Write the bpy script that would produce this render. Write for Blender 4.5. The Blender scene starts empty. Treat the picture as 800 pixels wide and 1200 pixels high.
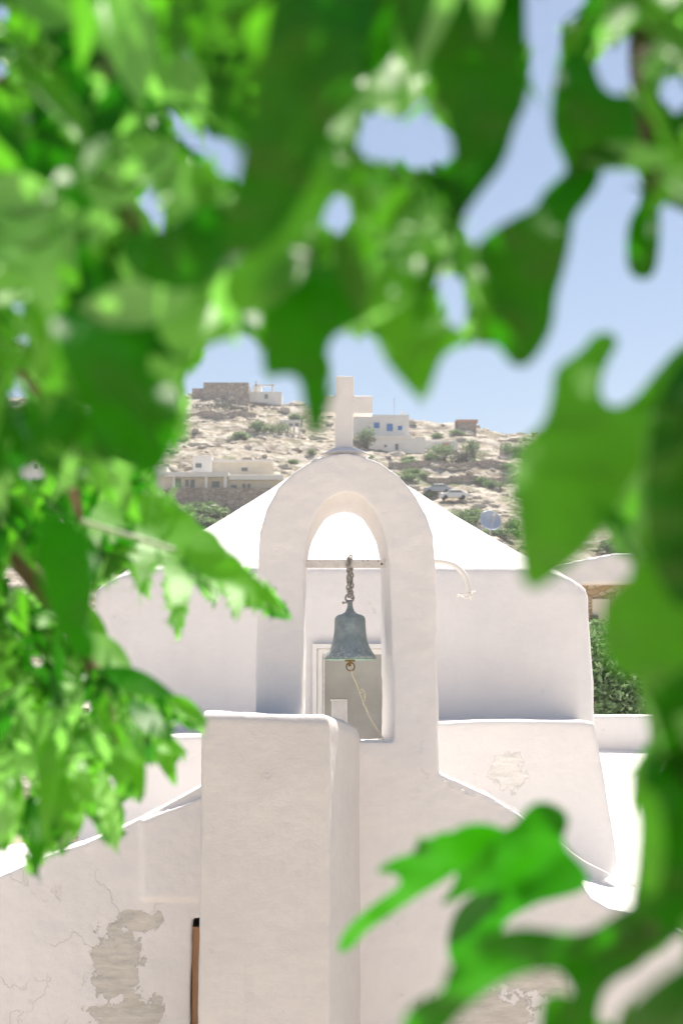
import bpy, bmesh, math, random
import numpy as np
from mathutils import Vector, noise, Matrix
random.seed(7)
scene = bpy.context.scene
COL = scene.collection
R = math.radians
F = 1667.0; PITCH = math.atan(200.0/F); ZC = 4.0
SA, CA = math.sin(PITCH), math.cos(PITCH)

def P(px, py, Y):
    """pixel of the 800x1200 photograph + distance along Y -> world point"""
    c = (px-400.0)/F; s = (600.0-py)/F
    dy = CA - s*SA; dz = SA + s*CA
    k = Y/dy
    return Vector((c*k, Y, ZC+dz*k))
def proj(v):
    x, y, z = v[0], v[1], v[2]-ZC
    d = y*CA + z*SA
    u = -y*SA + z*CA
    return 400+F*x/d, 600-F*u/d

# ------------------------------------------------------------------ helpers
ORIG = {}
def tag(o, label=None, cat=None, group=None, kind=None):
    if label: o['label'] = label
    if cat: o['category'] = cat
    if group: o['group'] = group
    if kind: o['kind'] = kind
    return o
def thing(name, loc, label, cat, group=None):
    o = bpy.data.objects.new(name, None); COL.objects.link(o)
    o.empty_display_size = 0.2
    o.location = loc; ORIG[o] = Vector(loc)
    return tag(o, label, cat, group)
def obj(name, vf, mat, parent=None, smooth=False, loc=None):
    verts, faces = vf
    off = Vector(loc) if loc is not None else Vector((0, 0, 0))
    wo = off.copy()
    me = bpy.data.meshes.new(name)
    me.from_pydata([tuple(Vector(v)-wo) for v in verts], [], [tuple(f) for f in faces])
    bm = bmesh.new(); bm.from_mesh(me)
    if name not in NO_RECALC: bmesh.ops.recalc_face_normals(bm, faces=bm.faces)
    bm.to_mesh(me); bm.free()
    if mat: me.materials.append(mat)
    if smooth:
        for p in me.polygons: p.use_smooth = True
    o = bpy.data.objects.new(name, me); COL.objects.link(o)
    if parent is not None:
        o.parent = parent; o.location = wo-ORIG[parent]
    else: o.location = wo
    ORIG[o] = wo
    return o
NO_RECALC = {'foliage', 'leaf', 'hill'}
def merge(*vfs):
    V, Fc = [], []
    for v, f in vfs:
        n = len(V); V += list(v); Fc += [tuple(i+n for i in q) for q in f]
    return V, Fc
def box(x0, x1, y0, y1, z0, z1):
    v = [(x, y, z) for x in (x0, x1) for y in (y0, y1) for z in (z0, z1)]
    return v, [(0,1,3,2),(4,6,7,5),(0,4,5,1),(2,3,7,6),(0,2,6,4),(1,5,7,3)]
def prism(poly, y0, y1):
    """poly: list of (x,z); extruded along y"""
    n = len(poly)
    v = [(x, y0, z) for x, z in poly]+[(x, y1, z) for x, z in poly]
    f = [tuple(range(n)), tuple(range(2*n-1, n-1, -1))]
    f += [(i, (i+1) % n, n+(i+1) % n, n+i) for i in range(n)]
    return v, f
def pxprism(pts, Y, y1, zmin=None):
    pl = []
    for a, b in pts:
        w = P(a, b, Y); pl.append((w.x, w.z if zmin is None else max(w.z, zmin)))
    return prism(pl, Y, y1)
def loft(rings, cap=True):
    V, Fc = [], []; n = len(rings[0])
    for r in rings: V += [tuple(p) for p in r]
    for k in range(len(rings)-1):
        a, b = k*n, (k+1)*n
        Fc += [(a+i, a+(i+1) % n, b+(i+1) % n, b+i) for i in range(n)]
    if cap:
        Fc += [tuple(range(n)), tuple(range(len(V)-1, len(V)-n-1, -1))]
    return V, Fc
def lathe(prof, c, n=40, axis=None):
    """prof: (r, h) list around z through c"""
    rings = []
    for r, h in prof:
        rings.append([Vector((c[0]+max(r, 1e-4)*math.cos(2*math.pi*i/n), c[1]+max(r, 1e-4)*math.sin(2*math.pi*i/n), c[2]+h)) for i in range(n)])
    v, f = loft(rings, True)
    if axis is not None:
        q = Vector((0, 0, 1)).rotation_difference(Vector(axis)); cc = Vector(c)
        v = [cc+q @ (Vector(p)-cc) for p in v]
    return v, f
def tube(pts, rad, n=8):
    pts = [Vector(p) for p in pts]
    if not hasattr(rad, '__len__'): rad = [rad]*len(pts)
    rings = []; up = Vector((0.13, 0.31, 0.94))
    for i, p in enumerate(pts):
        t = (pts[min(i+1, len(pts)-1)]-pts[max(i-1, 0)]).normalized()
        a = t.cross(up)
        if a.length < .05: a = t.cross(Vector((1, 0, 0)))
        a.normalize(); b = t.cross(a).normalized()
        rings.append([p+rad[i]*(math.cos(2*math.pi*k/n)*a+math.sin(2*math.pi*k/n)*b) for k in range(n)])
        up = b.cross(t)*-1 if False else up
    return loft(rings, True)
def torus(c, R0, r0, ax1, ax2, n=16, m=7, s1=1, s2=1):
    ax1 = Vector(ax1).normalized(); ax2 = Vector(ax2).normalized(); ax3 = ax1.cross(ax2)
    V, Fc = [], []; c = Vector(c)
    for i in range(n):
        t = 2*math.pi*i/n
        d = math.cos(t)*ax1*s1+math.sin(t)*ax2*s2
        dn = d.normalized()
        for j in range(m):
            u = 2*math.pi*j/m
            V.append(c+d*R0+r0*(math.cos(u)*dn+math.sin(u)*ax3))
    for i in range(n):
        for j in range(m):
            Fc.append((i*m+j, i*m+(j+1) % m, ((i+1) % n)*m+(j+1) % m, ((i+1) % n)*m+j))
    return V, Fc
def smooth_curve(pts, it=2, closed=False):
    pts = [Vector(p) for p in pts]
    for _ in range(it):
        q = []
        n = len(pts)
        rng = range(n) if closed else range(n-1)
        if not closed: q.append(pts[0])
        for i in rng:
            a, b = pts[i], pts[(i+1) % n]
            q += [a*.75+b*.25, a*.25+b*.75]
        if not closed: q.append(pts[-1])
        pts = q
    return pts
TEX = {}
def cloud(size, depth=2):
    k = (size, depth)
    if k not in TEX:
        t = bpy.data.textures.new('plaster_noise', 'CLOUDS'); t.noise_scale = size; t.noise_depth = depth; TEX[k] = t
    return TEX[k]
def plaster(o, voxel=.02, sm=4, amp=.02, fine=.004, size=.45):
    m = o.modifiers.new('remesh', 'REMESH'); m.mode = 'VOXEL'; m.voxel_size = voxel; m.use_smooth_shade = True
    m = o.modifiers.new('smooth', 'SMOOTH'); m.factor = .6; m.iterations = sm
    m = o.modifiers.new('lumps', 'DISPLACE'); m.texture = cloud(size, 2); m.strength = amp; m.mid_level = .5; m.texture_coords = 'GLOBAL'
    m = o.modifiers.new('trowel', 'DISPLACE'); m.texture = cloud(.07, 2); m.strength = fine; m.mid_level = .5; m.texture_coords = 'GLOBAL'
    return o

# ------------------------------------------------------------------ materials
class NT:
    def __init__(s, name):
        s.m = bpy.data.materials.new(name); s.m.use_nodes = True
        s.t = s.m.node_tree; s.b = s.t.nodes['Principled BSDF']; s.out = s.t.nodes['Material Output']
    def n(s, typ, **k):
        x = s.t.nodes.new(typ)
        for a, b in k.items():
            if a.startswith('i_'): x.inputs[a[2:].replace('_', ' ')].default_value = b
            else: setattr(x, a, b)
        return x
    def l(s, a, b): s.t.links.new(a, b)
    def coord(s, kind='Object', scale=(1, 1, 1)):
        if kind == 'World': o = s.n('ShaderNodeNewGeometry').outputs['Position']
        else: o = s.n('ShaderNodeTexCoord').outputs[kind]
        mp = s.n('ShaderNodeMapping'); mp.inputs['Scale'].default_value = scale
        s.l(o, mp.inputs['Vector']); return mp.outputs['Vector']
    def noise(s, vec, scale, detail=4, rough=.55, dist=0):
        x = s.n('ShaderNodeTexNoise'); x.inputs['Scale'].default_value = scale; x.inputs['Detail'].default_value = detail
        x.inputs['Roughness'].default_value = rough; x.inputs['Distortion'].default_value = dist
        s.l(vec, x.inputs['Vector']); return x.outputs['Fac']
    def ramp(s, fac, stops):
        x = s.n('ShaderNodeValToRGB'); e = x.color_ramp.elements
        while len(e) < len(stops): e.new(.5)
        for k, (p, c) in enumerate(stops):
            e[k].position = p; e[k].color = tuple(c)+(1,) if len(c) == 3 else c
        s.l(fac, x.inputs['Fac']); return x.outputs['Color']
    def mix(s, fac, a, b):
        x = s.n('ShaderNodeMix', data_type='RGBA')
        for sock, v in ((x.inputs[0], fac), (x.inputs[6], a), (x.inputs[7], b)):
            if isinstance(v, (int, float)): sock.default_value = v
            elif isinstance(v, (tuple, list)): sock.default_value = tuple(v)+(1,) if len(v) == 3 else v
            else: s.l(v, sock)
        return x.outputs[2]
    def math(s, op, a, b=None, c=None, clamp=False):
        x = s.n('ShaderNodeMath', operation=op); x.use_clamp = clamp
        for k, v in enumerate((a, b, c)):
            if v is None: continue
            if isinstance(v, (int, float)): x.inputs[k].default_value = v
            else: s.l(v, x.inputs[k])
        return x.outputs[0]
    def bump(s, h, strength, dist):
        x = s.n('ShaderNodeBump'); x.inputs['Strength'].default_value = strength; x.inputs['Distance'].default_value = dist
        s.l(h, x.inputs['Height']); return x
def simple(name, col, rough=.6, metal=0, var=.12, scale=8, bump=.3, bd=.003, spec=.4):
    s = NT(name); v = s.coord('Object')
    f = s.noise(v, scale, 5)
    a = tuple(c*(1-var) for c in col); b = tuple(min(1, c*(1+var)) for c in col)
    s.l(s.ramp(f, [(.3, a), (.7, b)]), s.b.inputs['Base Color'])
    s.b.inputs['Roughness'].default_value = rough; s.b.inputs['Metallic'].default_value = metal
    s.b.inputs['Specular IOR Level'].default_value = spec
    if bump:
        f2 = s.noise(v, scale*6, 4); s.l(s.bump(f2, bump, bd).outputs[0], s.b.inputs['Normal'])
    return s.m

def whitewash(name, col=(.80, .765, .745), patches=(), cracks=False, bare=(.58, .545, .49), dirt=.5):
    s = NT(name); v = s.coord('World')
    f = s.noise(v, 1.7, 5, .6); g = s.noise(v, 14, 4, .6); fine = s.noise(v, 70, 4, .65)
    c1 = s.ramp(f, [(.3, tuple(c*.94 for c in col)), (.65, col)])
    c2 = s.mix(s.math('MULTIPLY', s.ramp(g, [(.55, (0, 0, 0)), (.8, (1, 1, 1))]), .16*dirt*2), c1, tuple(c*.86 for c in col))
    # flecks where coats of lime have scaled off
    vo = s.n('ShaderNodeTexNoise'); vo.inputs['Scale'].default_value = 4.2; vo.inputs['Detail'].default_value = 9; vo.inputs['Roughness'].default_value = .72
    s.l(v, vo.inputs['Vector'])
    fl = s.ramp(vo.outputs['Fac'], [(.66, (0, 0, 0)), (.675, (1, 1, 1))])
    c2 = s.mix(s.math('MULTIPLY', fl, .30), c2, (.70, .65, .58))
    sk_ = s.ramp(s.noise(s.coord('World', (11, 11, .8)), 1.0, 5, .6), [(.52, (0, 0, 0)), (.74, (1, 1, 1))])
    c2 = s.mix(s.math('MULTIPLY', s.math('MULTIPLY', sk_, s.ramp(f, [(.42, (0, 0, 0)), (.6, (1, 1, 1))])), .30*dirt), c2, tuple(c*.72 for c in col))
    height = s.math('ADD', s.math('MULTIPLY', g, .6), s.math('MULTIPLY', fine, .25))
    height = s.math('SUBTRACT', height, s.math('MULTIPLY', fl, .25))
    # faint horizontal brush strokes
    st = s.noise(s.coord('World', (3, 3, 60)), 1.0, 3)
    height = s.math('ADD', height, s.math('MULTIPLY', st, .06))
    if patches:
        sep = s.n('ShaderNodeSeparateXYZ'); s.l(v, sep.inputs[0])
        edge = s.noise(v, 6.5, 10, .68)
        acc = None
        for (cx, cz, rx, rz) in patches:
            dx = s.math('DIVIDE', s.math('SUBTRACT', sep.outputs[0], cx), rx)
            dz = s.math('DIVIDE', s.math('SUBTRACT', sep.outputs[2], cz), rz)
            d = s.math('ADD', s.math('POWER', s.math('ABSOLUTE', dx), 2.0), s.math('POWER', s.math('ABSOLUTE', dz), 2.0))
            d = s.math('SUBTRACT', 1.0, s.math('SQRT', d))
            acc = d if acc is None else s.math('MAXIMUM', acc, d)
        k = s.math('ADD', acc, s.math('MULTIPLY', s.math('SUBTRACT', edge, .5), 3.0))
        mask = s.math('SMOOTH_MIN', s.math('MAXIMUM', s.math('MULTIPLY', s.math('SUBTRACT', k, .10), 26), 0), 1.0, .05)
        bn = s.noise(s.coord('World', (6, 6, 26)), 1.0, 6, .6)
        bc = s.ramp(bn, [(.3, tuple(c*.84 for c in bare)), (.7, tuple(c*1.2 for c in bare))])
        bc = s.mix(s.ramp(fine, [(.52, (0, 0, 0)), (.72, (.55, .55, .55))]), bc, (.60, .57, .52))
        c2 = s.mix(mask, c2, bc)
        height = s.math('SUBTRACT', height, s.math('MULTIPLY', mask, 1.3))
        height = s.math('ADD', height, s.math('MULTIPLY', s.math('MULTIPLY', mask, bn), .8))
    if cracks:
        w = s.noise(v, .9, 7, .55)
        wd = s.math('ABSOLUTE', s.math('SUBTRACT', w, .5))
        cr = s.math('MULTIPLY', s.ramp(wd, [(.0, (1, 1, 1)), (.0012, (0, 0, 0))]), s.ramp(s.noise(v, 1.3, 2), [(.54, (0, 0, 0)), (.58, (1, 1, 1))]))
        sz = s.n('ShaderNodeSeparateXYZ'); s.l(v, sz.inputs[0])
        cr = s.math('MULTIPLY', cr, s.math('LESS_THAN', sz.outputs[2], ZC-1.3))
        c2 = s.mix(s.math('MULTIPLY', cr, .25), c2, (.50, .46, .42))
        height = s.math('SUBTRACT', height, s.math('MULTIPLY', cr, .4))
    s.l(c2, s.b.inputs['Base Color'])
    s.b.inputs['Roughness'].default_value = .85; s.b.inputs['Specular IOR Level'].default_value = .25
    s.l(s.bump(height, .6, .014).outputs[0], s.b.inputs['Normal'])
    return s.m

def leafmat(name, dark, light, trans, gloss=.5, olive=0.0):
    s = NT(name)
    v = s.coord('Object'); f = s.noise(v, 5, 2); 
    at = s.n('ShaderNodeAttribute'); at.attribute_name = 'tint'
    k = s.math('ADD', s.math('MULTIPLY', s.math('SUBTRACT', f, .3), .7), s.math('MULTIPLY', at.outputs['Fac'], .7), clamp=True)  # noise also paints soft blurred highlights into the blade colour
    c = s.mix(k, dark, light)
    ol = s.noise(v, 4.5, 2)
    c = s.mix(s.math('MULTIPLY', s.ramp(ol, [(.45, (0, 0, 0)), (.65, (1, 1, 1))]), olive), c, (.10, .15, .008))
    s.l(c, s.b.inputs['Base Color']); s.b.inputs['Roughness'].default_value = gloss
    s.b.inputs['Specular IOR Level'].default_value = .3
    tr = s.n('ShaderNodeBsdfTranslucent')
    tc = s.mix(k, tuple(x*.55 for x in trans), trans)
    s.l(tc, tr.inputs['Color'])
    mx = s.n('ShaderNodeMixShader'); mx.inputs[0].default_value = .5
    s.l(s.b.outputs[0], mx.inputs[1]); s.l(tr.outputs[0], mx.inputs[2]); s.l(mx.outputs[0], s.out.inputs['Surface'])
    return s.m

# ------------------------------------------------------------------ light, sky, camera
SUN_EL, SUN_AZ = 66.0, 18.0        # azimuth measured from +Y (away from camera) towards +X
w = bpy.data.worlds.new('World'); scene.world = w; w.use_nodes = True
nt = w.node_tree; bg = nt.nodes['Background']
sky = nt.nodes.new('ShaderNodeTexSky'); sky.sky_type = 'NISHITA'; sky.sun_disc = False
sky.sun_elevation = R(SUN_EL); sky.sun_rotation = R(SUN_AZ); sky.air_density = 1.0; sky.dust_density = .9; sky.ozone_density = 1.15
nt.links.new(sky.outputs[0], bg.inputs[0]); bg.inputs[1].default_value = .062
sun = bpy.data.lights.new('sun', 'SUN'); sun.energy = 5.0; sun.angle = R(.53); sun.color = (1, .93, .835)
so = bpy.data.objects.new('sun', sun); COL.objects.link(so)
dirv = Vector((math.sin(R(SUN_AZ))*math.cos(R(SUN_EL)), math.cos(R(SUN_AZ))*math.cos(R(SUN_EL)), math.sin(R(SUN_EL))))
so.rotation_euler = dirv.to_track_quat('Z', 'Y').to_euler(); so.location = (0, 0, 60)
cam = bpy.data.cameras.new('camera'); co = bpy.data.objects.new('camera', cam); COL.objects.link(co); scene.camera = co
cam.sensor_fit = 'HORIZONTAL'; cam.sensor_width = 24; cam.lens = F/800*24
cam.clip_start = .05; cam.clip_end = 6000
co.location = (0, 0, ZC); co.rotation_euler = (R(90)+PITCH, 0, 0)
cam.dof.use_dof = True; cam.dof.focus_distance = 10.4; cam.dof.aperture_fstop = 3.9
scene.view_settings.view_transform = 'Standard'; scene.view_settings.look = 'None'; scene.view_settings.gamma = 1
scene.view_settings.use_curve_mapping = False
scene.view_settings.exposure = 1.06
scene.render.engine = 'CYCLES'
scene.cycles.max_bounces = 10; scene.cycles.diffuse_bounces = 6; scene.cycles.transmission_bounces = 8; scene.cycles.transparent_max_bounces = 8

# ------------------------------------------------------------------ materials in use
def px_patch(cx, cy, rx, ry, Y=10.3):
    a = P(cx, cy, Y); s_ = Y/F
    return (a.x, a.z, rx*s_, ry*s_)
M_FAC = whitewash('facade_limewash', patches=[px_patch(136, 1132, 30, 52), px_patch(160, 1080, 26, 15), px_patch(150, 1190, 45, 26),
                  px_patch(565, 1195, 60, 38), px_patch(610, 1145, 52, 16), px_patch(648, 1155, 26, 24)], cracks=True)
M_WALL = whitewash('limewash', cracks=False)
M_WARM = whitewash('warm_limewash', col=(.80, .765, .735), patches=[px_patch(596, 905, 24, 24, 12.3)], bare=(.775, .735, .68))
M_ROOF = whitewash('roof_limewash', col=(.82, .79, .77))
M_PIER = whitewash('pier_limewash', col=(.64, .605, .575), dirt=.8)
M_CROSS = whitewash('cross_paint', col=(.78, .745, .72))
M_WPAINT = simple('white_paint', (.78, .75, .71), .5, 0, .05, 12, .15)
M_CHIP = simple('chipped_white_paint', (.68, .64, .60), .6, 0, .12, 30, .5)
M_PANE = None
def pane_mat():
    s = NT('dusty_glass'); v = s.coord('World')
    f = s.noise(v, 3, 4)
    s.l(s.ramp(f, [(.3, (.30, .285, .245)), (.7, (.40, .385, .34))]), s.b.inputs['Base Color'])
    s.b.inputs['Roughness'].default_value = .22; s.b.inputs['Specular IOR Level'].default_value = .5
    return s.m
M_PANE = pane_mat()
M_PANEL = simple('pale_panel', (.60, .57, .53), .6)
def bell_mat():
    s = NT('weathered_bell'); v = s.coord('Object')
    f = s.noise(v, 14, 6, .65)
    c = s.ramp(f, [(.3, (.20, .245, .25)), (.6, (.31, .365, .37)), (.8, (.37, .42, .41))])
    sep = s.n('ShaderNodeSeparateXYZ'); s.l(v, sep.inputs[0])
    fl = s.noise(v, 42, 6, .7)
    low = s.math('MULTIPLY', s.math('SUBTRACT', -.19, sep.outputs[2]), 14, clamp=True)
    sp = s.math('MULTIPLY', s.ramp(s.math('ADD', fl, s.math('MULTIPLY', low, .14)), [(.66, (0, 0, 0)), (.69, (1, 1, 1))]), .75)
    c = s.mix(sp, c, (.50, .53, .50))
    s.l(c, s.b.inputs['Base Color']); s.b.inputs['Metallic'].default_value = .25; s.b.inputs['Roughness'].default_value = .55
    s.l(s.bump(s.noise(v, 60, 5), .4, .002).outputs[0], s.b.inputs['Normal'])
    return s.m
M_BELL = bell_mat()
M_VERD = simple('verdigris', (.33, .52, .42), .6, .1, .2, 25)
M_BRASS = simple('tarnished_brass', (.24, .15, .05), .45, .6, .3, 30)
M_CHAIN = simple('galvanised_chain', (.36, .34, .31), .5, .5, .3, 60)
M_ROPE = simple('cream_cord', (.72, .64, .47), .9, 0, .15, 120)
M_WOOD = None
def wood_mat():
    s = NT('brown_wood'); v = s.coord('World', (30, 30, 3)); f = s.noise(v, 1, 6, .6, .5)
    s.l(s.ramp(f, [(.3, (.30, .15, .07)), (.7, (.50, .28, .14))]), s.b.inputs['Base Color'])
    s.b.inputs['Roughness'].default_value = .6
    s.l(s.bump(f, .5, .003).outputs[0], s.b.inputs['Normal']); return s.m
M_WOOD = wood_mat()
M_DARK = simple('dark_opening', (.10, .10, .09), .4)
M_BLUE = simple('blue_shutter', (.02, .16, .45), .5)
M_HWHITE = simple('house_white', (.74, .71, .67), .8, 0, .06, 1, 0)
M_HCREAM = simple('house_cream', (.66, .60, .50), .8, 0, .08, 1, 0)
M_GLASSW = simple('window_glass', (.16, .18, .17), .15, 0, .2, 2, 0, spec=.6)
M_CONC = simple('grey_trim', (.52, .52, .54), .7, 0, .1, 2, 0)
def stone_mat(name, c1, c2, scale=3.0):
    s = NT(name); v = s.coord('World')
    vo = s.n('ShaderNodeTexVoronoi'); vo.feature = 'DISTANCE_TO_EDGE'; vo.inputs['Scale'].default_value = scale
    mp = s.coord('World', (1, 1, 1.9)); s.l(mp, vo.inputs['Vector'])
    v2 = s.n('ShaderNodeTexVoronoi'); v2.inputs['Scale'].default_value = scale; s.l(mp, v2.inputs['Vector'])
    sp = s.n('ShaderNodeSeparateColor'); s.l(v2.outputs['Color'], sp.inputs[0])
    c = s.mix(sp.outputs[0], c1, c2)
    e = s.ramp(vo.outputs['Distance'], [(0, (0, 0, 0)), (.09, (1, 1, 1))])
    c = s.mix(e, tuple(x*.55 for x in c1), c)
    s.l(c, s.b.inputs['Base Color']); s.b.inputs['Roughness'].default_value = .9
    s.l(s.bump(vo.outputs['Distance'], .6, .05).outputs[0], s.b.inputs['Normal']); return s.m
M_STONE = stone_mat('brown_stone', (.30, .24, .19), (.44, .37, .31), 1.6)
M_OCHRE = stone_mat('ochre_stone', (.36, .26, .15), (.50, .42, .31), 4.5)
M_RED = simple('terracotta_paint', (.50, .26, .18), .8)

def ground_mat():
    s = NT('pale_paving'); v = s.coord('World'); f = s.noise(v, .8, 6)
    br = s.n('ShaderNodeTexVoronoi'); br.feature = 'DISTANCE_TO_EDGE'; br.inputs['Scale'].default_value = 1.8; s.l(v, br.inputs['Vector'])
    c = s.ramp(f, [(.3, (.53, .47, .40)), (.7, (.63, .57, .49))])
    c = s.mix(s.ramp(br.outputs['Distance'], [(.02, (1, 1, 1)), (.035, (0, 0, 0))]), c, (.74, .71, .68))
    s.l(c, s.b.inputs['Base Color']); s.b.inputs['Roughness'].default_value = .85; return s.m
M_GROUND = ground_mat()
def plain_mat():
    s = NT('dry_ground'); v = s.coord('World'); f = s.noise(v, .05, 8)
    s.l(s.ramp(f, [(.35, (.30, .24, .17)), (.55, (.38, .32, .24)), (.7, (.16, .18, .09))]), s.b.inputs['Base Color'])
    s.b.inputs['Roughness'].default_value = .95; return s.m
M_PLAIN = plain_mat()
def hill_mat():
    s = NT('rocky_hillside')
    v = s.coord('World')
    big = s.noise(s.coord('World', (1, .6, 1)), .055, 7, .6)
    strata = s.noise(s.coord('World', (.10, .10, .75)), 1.0, 7, .65, .6)
    rock = s.noise(s.coord('World', (.8, .8, 1.6)), .6, 10, .72)
    earth = s.ramp(strata, [(.32, (.19, .155, .115)), (.47, (.33, .28, .215)), (.6, (.43, .375, .30)), (.75, (.56, .51, .44))])
    c = s.mix(s.ramp(rock, [(.50, (0, 0, 0)), (.55, (.9, .9, .9))]), earth, (.60, .55, .475))
    c = s.mix(s.ramp(rock, [(.38, (1, 1, 1)), (.45, (0, 0, 0))]), c, (.15, .125, .09))
    gr = s.noise(v, .24, 8, .68)
    gm = s.math('MULTIPLY', s.ramp(gr, [(.525, (0, 0, 0)), (.58, (1, 1, 1))]), s.ramp(big, [(.42, (.15, .15, .15)), (.56, (.9, .9, .9))]))
    c = s.mix(gm, c, (.20, .22, .11))
    s.l(c, s.b.inputs['Base Color']); s.b.inputs['Roughness'].default_value = .95; s.b.inputs['Specular IOR Level'].default_value = .1
    h = s.math('ADD', rock, s.math('MULTIPLY', strata, .7))
    s.l(s.bump(h, .9, .8).outputs[0], s.b.inputs['Normal']); return s.m
M_HILL = hill_mat()
M_ROCK = simple('limestone_rock', (.46, .41, .34), .9, 0, .25, .8, .5, .1, .1)
M_BUSH = leafmat('bush_leaf', (.10, .16, .06), (.24, .31, .14), (.20, .32, .12))
M_BUSHG = leafmat('grey_bush_leaf', (.10, .10, .085), (.22, .22, .19), (.12, .13, .09))
M_BUSHL = leafmat('shrub_leaf_bright', (.10, .20, .08), (.42, .52, .34), (.25, .42, .15))
M_BARK = simple('bark', (.13, .085, .045), .9, 0, .35, 25, .6, .006)
M_LEAFA = leafmat('leaf_bright', (.018, .12, .003), (.20, .43, .075), (.15, .62, .015), olive=.35)
M_LEAFB = leafmat('leaf_deep', (.003, .055, .001), (.035, .19, .004), (.035, .37, .001), olive=.4)
M_LEAFC = leafmat('leaf_lime_highlight', (.14, .36, .06), (.32, .54, .19), (.28, .76, .10))  # lime leaves, paled so glossy highlights are painted into the colour

# ------------------------------------------------------------------ ground and terrain
g = obj('ground', ([(-950, -950, -.02), (950, -950, -.02), (950, 950, -.02), (-950, 950, -.02)], [(0, 1, 2, 3)]), M_PLAIN); tag(g, kind='structure')
g = obj('courtyard', ([(-14, 3.3, -.002), (14, 3.3, -.002), (14, 26, -.002), (-14, 26, -.002)], [(0, 1, 2, 3)]), M_GROUND); tag(g, kind='structure')
g = obj('terrace', box(-9, 9, -8, 3.2, -.5, ZC-1.62), M_GROUND); tag(g, kind='structure')

def hill_z(x, y):
    """height above courtyard of the hillside (world z)"""
    t = (y-27)/195.0
    if t < 0: return -.6
    px = 400+F*x/max(y, 1)
    side = 1.0-.13*min(1, max(0, (px-250)/420.0))
    if t <= 1:
        z = 49*(.30*t+.95*t*t-.25*t**3)
    else:
        z = 49-(t-1)*30
    z *= side
    q = 2.2
    ph = z/q+.8*noise.noise((x*.02, y*.02, 3.1))
    fl = math.floor(ph); fr = ph-fl
    st = fl+min(1, max(0, (fr-.62)/.3))
    z = .45*z+.55*(st-.8*noise.noise((x*.02, y*.02, 3.1)))*q
    z += 1.3*noise.fractal((x*.05, y*.05, 0), .9, 2.1, 5)+.55*noise.fractal((x*.22, y*.22, 5), .8, 2.1, 4)
    k = min(1, t*8)
    return -.6+(z+.6)*k
def build_hill():
    V, Fc = [], []; nx, ny = 260, 270
    for j in range(ny):
        y = 26+(j/(ny-1))**1.15*260
        hw = 30+y*.42
        for i in range(nx):
            x = -hw+2*hw*i/(nx-1)
            V.append((x, y, hill_z(x, y)))
    for j in range(ny-1):
        for i in range(nx-1):
            a = j*nx+i; Fc.append((a, a+1, a+nx+1, a+nx))
    o = obj('hill', (V, Fc), M_HILL, smooth=False); tag(o, kind='structure')
build_hill()
def hill_hit(px, py):
    """point of the hillside seen at a pixel"""
    prev = None
    y = 28.0
    while y < 260:
        p = P(px, py, y)
        if p.z < hill_z(p.x, y): return p
        y += .5
    return P(px, py, 222)

# boulders (nobody could count them)
def ico(sub=1):
    bm = bmesh.new(); bmesh.ops.create_icosphere(bm, subdivisions=sub, radius=1)
    v = [x.co.copy() for x in bm.verts]; f = [tuple(q.index for q in p.verts) for p in bm.faces]; bm.free(); return v, f
ICO = ico(2)
V, Fc = [], []
for k in range(2200):
    y = 55+170*random.random()**.8; x = (random.random()-.5)*.62*y
    r = random.uniform(.2, .6)*(1 if random.random() < .85 else 1.9)
    sx, sy, sz = r*random.uniform(.8, 1.8), r*random.uniform(.7, 1.3), r*random.uniform(.45, .8)
    z = hill_z(x, y); n0 = len(V); sd = random.random()*99
    for v in ICO[0]:
        d = 1+.55*noise.noise((v.x*1.3+sd, v.y*1.3, v.z*1.3))
        V.append((x+v.x*sx*d, y+v.y*sy*d, z+v.z*sz*d))
    Fc += [tuple(i+n0 for i in f) for f in ICO[1]]
o = obj('boulders', (V, Fc), M_ROCK); tag(o, 'pale limestone boulders strewn over the dry hillside', 'rocks', kind='stuff')

hz = obj('haze', box(-1000, 1000, -1000, 1000, -1.3, 75), None); tag(hz, kind='stuff'); hz['label'] = 'thin bright summer haze in the air over the hillside'
hm = bpy.data.materials.new('summer_haze'); hm.use_nodes = True; ht = hm.node_tree; ht.nodes.clear()
ho = ht.nodes.new('ShaderNodeOutputMaterial'); hv = ht.nodes.new('ShaderNodeVolumePrincipled')
hv.inputs['Density'].default_value = .0007; hv.inputs['Color'].default_value = (.93, .94, .96, 1); hv.inputs['Anisotropy'].default_value = .2
ht.links.new(hv.outputs[0], ho.inputs['Volume']); hz.data.materials.append(hm)
# ------------------------------------------------------------------ bushes
def leaf_cloud(c, rx, ry, rz, n, size, seed=0, lobes=5):
    rnd = random.Random(seed); V, Fc, T = [], [], []
    cs = [(Vector((rnd.uniform(-.5, .5)*rx, rnd.uniform(-.5, .5)*ry, rnd.uniform(-.3, .45)*rz)), rnd.uniform(.45, .75)) for _ in range(lobes)]
    for k in range(n):
        cc, rr = rnd.choice(cs)
        d = Vector((rnd.gauss(0, 1), rnd.gauss(0, 1), rnd.gauss(0, 1))).normalized()*(rnd.random()**.35)
        p = Vector(c)+cc+Vector((d.x*rx*rr, d.y*ry*rr, d.z*rz*rr))
        a = Vector((rnd.gauss(0, 1), rnd.gauss(0, 1), rnd.gauss(0, .7))).normalized()
        b = a.cross(Vector((rnd.gauss(0, 1), rnd.gauss(0, 1), rnd.gauss(0, 1)))).normalized()
        s_ = size*rnd.uniform(.6, 1.4); n0 = len(V)
        V += [p-a*s_, p+b*s_*.4, p+a*s_, p-b*s_*.4]; Fc.append((n0, n0+1, n0+2, n0+3))
        T.append(rnd.random())
    return (V, Fc), T
def set_tint(o, T, per):
    a = o.data.attributes.new('tint', 'FLOAT', 'FACE')
    vals = []
    for t in T: vals += [t]*per if isinstance(per, int) else []
    a.data.foreach_set('value', vals)
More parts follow.
